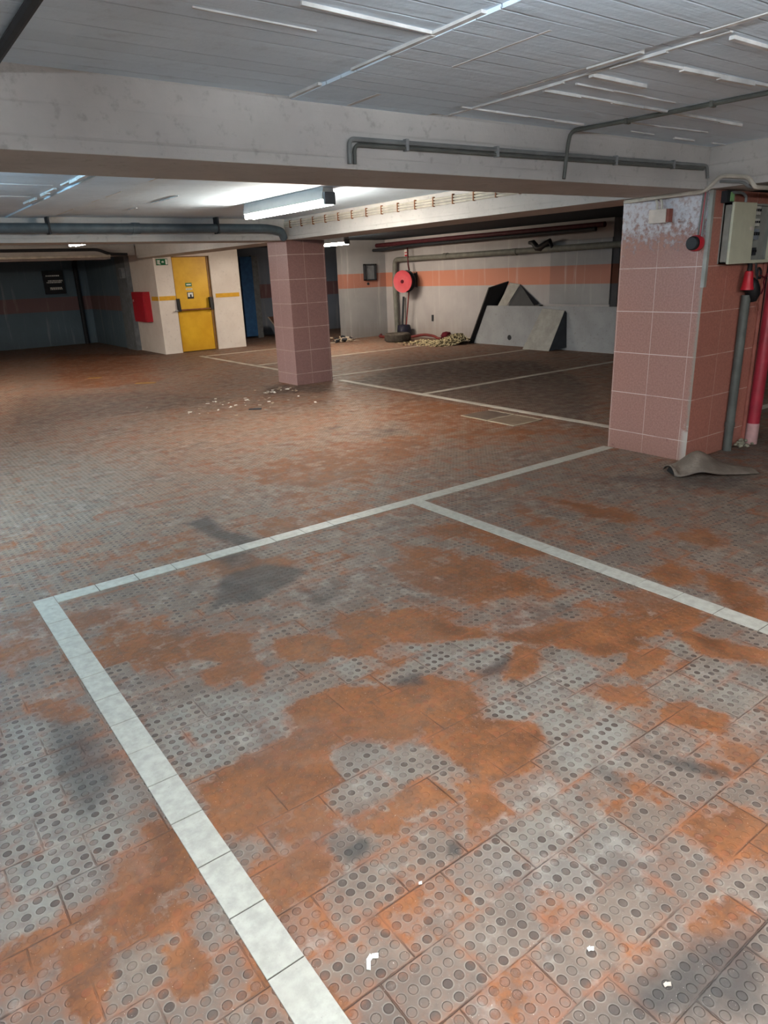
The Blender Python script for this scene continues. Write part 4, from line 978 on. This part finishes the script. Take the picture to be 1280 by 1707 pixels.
# grey ledge and the boards on it
t = thing('low_wall', (10.5, 9.2, 0), 'low grey ledge wall in front of the orange-banded back wall', 'low wall'); t['kind'] = 'structure'
bm = B()
F = [(10.45, 7.3, 0), (10.45, 11.0, 0), (10.45, 10.62, .76), (10.45, 7.3, .78)]
quadbox(bm, *F, (.04, 0, 0)); obj('front_panel', bm, M['stubwall2'], t)
bm = B(); box(bm, 10.49, 10.68, 7.3, 10.7, .70, .735); obj('gap_shade', bm, M['dark'], t)  # dark strip standing for the shaded gap behind the front panel
bm = B(); quadbox(bm, (10.38, 11.05, 0), (10.39, 10.50, 1.10), (10.66, 10.22, 1.21), (10.66, 10.90, 0), (.006, .03, .012))
tag(obj('black_board', bm, M['black']), 'thin black board leaning at the left end of the grey ledge', 'board')
bm = B(); quadbox(bm, (10.52, 10.40, .735), (10.52, 10.16, .735), (10.66, 9.93, 1.15), (10.66, 10.20, 1.18), (.012, 0, .01))
tag(obj('board', bm, M['slab']), 'pale board leaning on the wall right of the black board', 'board')
bm = B(); quadbox(bm, (10.53, 10.12, .735), (10.53, 9.42, .735), (10.66, 9.44, .80), (10.66, 9.93, 1.14), (.012, .0, .01))  # the pale board's shadow, built as a dark sheet
tag(obj('board', bm, M['dark']), 'dark triangular sheet standing for the shadow beside the pale board', 'board')
bm = B(); box(bm, 10.5, 10.62, 9.29, 9.40, .735, .785, .01); tag(obj('block', bm, M['black']), 'small black block on the ledge top, right of the dark shadow sheet', 'block')
t = thing('concrete_slab', (10.3, 8.95, 0), 'rough concrete slab leaning against the front of the grey ledge', 'slab')
bm = B(); quadbox(bm, (10.16, 9.36, 0), (10.16, 8.72, 0), (10.41, 8.60, .70), (10.41, 9.12, .73), (.032, 0, 0)); obj('slab_face', bm, M['slab'], t)
bm = B(); quadbox(bm, (10.165, 8.719, 0), (10.44, 8.55, .05), (10.445, 8.58, .66), (10.415, 8.598, .70), (0, -.006, 0)); obj('slab_side', bm, M['dark'], t)
bm = B(); lathe(bm, [(.05, 0), (.05, .006), (.0, .008)], (10.45, 9.98, .16), (-1, 0, 0), 14)
tag(obj('wall_socket', bm, M['dark'], smooth=True), 'small dark round hole cover low on the grey ledge', 'hole cover')

# ================================================================== SMALL THINGS ON THE FLOOR
t = thing('floor_hatch', (5.28, 5.08, 0), 'worn metal floor hatch near the white line between the pillars', 'floor hatch')
for k, (y0, y1) in enumerate(((4.75, 5.10), (5.13, 5.50))):
    bm = B(); box(bm, 5.06, 5.45, y0, y1, -.01, .005, .002); obj('hatch_plate', bm, plain('worn_plate_%d' % k, rgb(98,82,70) if k else rgb(126,106,88), .5, .4), t)
    bm = B(); box(bm, 5.04, 5.06, y0, y1, -.01, .008); box(bm, 5.45, 5.47, y0, y1, -.01, .008); box(bm, 5.04, 5.47, y0-.018, y0, -.01, .008)
    obj('hatch_frame', bm, M['dust'], t)
flakes = [(random.gauss(3.62, .42), random.gauss(8.2, .38), 0) for _ in range(60)]+[(random.gauss(4.6, .2), random.gauss(8.75, .14), 0) for _ in range(24)]
flakes = [p for p in flakes if not (p[0] > 4.85 and p[1] > 8.75)]
scatter('paint_flakes', 'scatter of white flakes on the floor before the far pillar', 'flakes', flakes, [M['dust'], M['paper']], .015, .05, .10)
def scrap(pts, label, name='paper_scrap', w=.008, mat='paper'):
    bm = B()
    for i in range(len(pts)-1):
        a, c = Vector((*pts[i], 0)), Vector((*pts[i+1], 0)); d = (c-a).normalized(); n_ = Vector((-d.y, d.x, 0))*w
        quadbox(bm, a-n_+Vector((0, 0, .003)), a+n_+Vector((0, 0, .006)), c+n_+Vector((0, 0, .009)), c-n_+Vector((0, 0, .004)), (0, 0, .0015))
    return tag(obj(name, bm, M[mat]), label, 'scrap')
scrap([(.615, .985), (.628, 1.004), (.640, 1.008), (.652, .998)], 'curled white scrap on the pavers right of the white line', w=.0045)
scrap([(.853, 1.097), (.860, 1.092)], 'tiny white chip on a paver joint near the bottom centre', w=.0022)
scrap([(1.040, .711), (1.048, .709), (1.052, .703)], 'white chip among the orange studs, bottom right', w=.0035)
scrap([(1.10, .555), (1.108, .553), (1.114, .547)], 'cream chip at the bottom edge on the dark stain', w=.003, mat='woodedge')
scrap([(3.35, 11.1), (3.6, 10.9)], 'faded yellow paint scrap on the floor in the left bay', 'paint_mark', .05, 'faded')
scrap([(3.0, 12.45), (3.16, 12.3)], 'farther faded yellow paint scrap in the left bay', 'paint_mark', .05, 'faded')
bm = B(); quadbox(bm, (3.58, 7.63, .003), (3.70, 7.54, .003), (3.72, 7.56, .01), (3.6, 7.65, .01), (0, 0, .006)); tag(obj('debris_piece', bm, M['dark']), 'small dark sliver on the open floor before the far pillar', 'scrap')

# ================================================================== CAMERA, WORLD
wd = bpy.data.worlds.new('World'); bpy.context.scene.world = wd; wd.use_nodes = True
wd.node_tree.nodes['Background'].inputs[0].default_value = (.5, .6, .75, 1)
wd.node_tree.nodes['Background'].inputs[1].default_value = .05
for (x, y, z, sx, sy, p, c) in LAMPS:
    l = bpy.data.lights.new('lamp_light', 'AREA'); l.shape = 'RECTANGLE'; l.size = sx; l.size_y = sy; l.energy = p; l.color = c
    lo = bpy.data.objects.new('lamp_light', l); C.objects.link(lo); lo.location = (x, y, z)
cd = bpy.data.cameras.new('camera'); cam = bpy.data.objects.new('camera', cd); C.objects.link(cam)
cd.sensor_fit = 'VERTICAL'; cd.sensor_height = 36.0; cd.lens = 1163.0156/1707*36; cd.clip_start = .05
R = Matrix(((0.80235322, 0.22399069, -0.55322462), (-0.59557013, 0.23981121, -0.76667255), (-0.03905804, 0.94462625, 0.32581546)))
cam.matrix_world = Matrix.Translation((0, 0, 1.5)) @ R.to_4x4()
sc = bpy.context.scene; sc.camera = cam
sc.view_settings.view_transform = 'Standard'; sc.view_settings.look = 'None'; sc.view_settings.exposure = EXPO
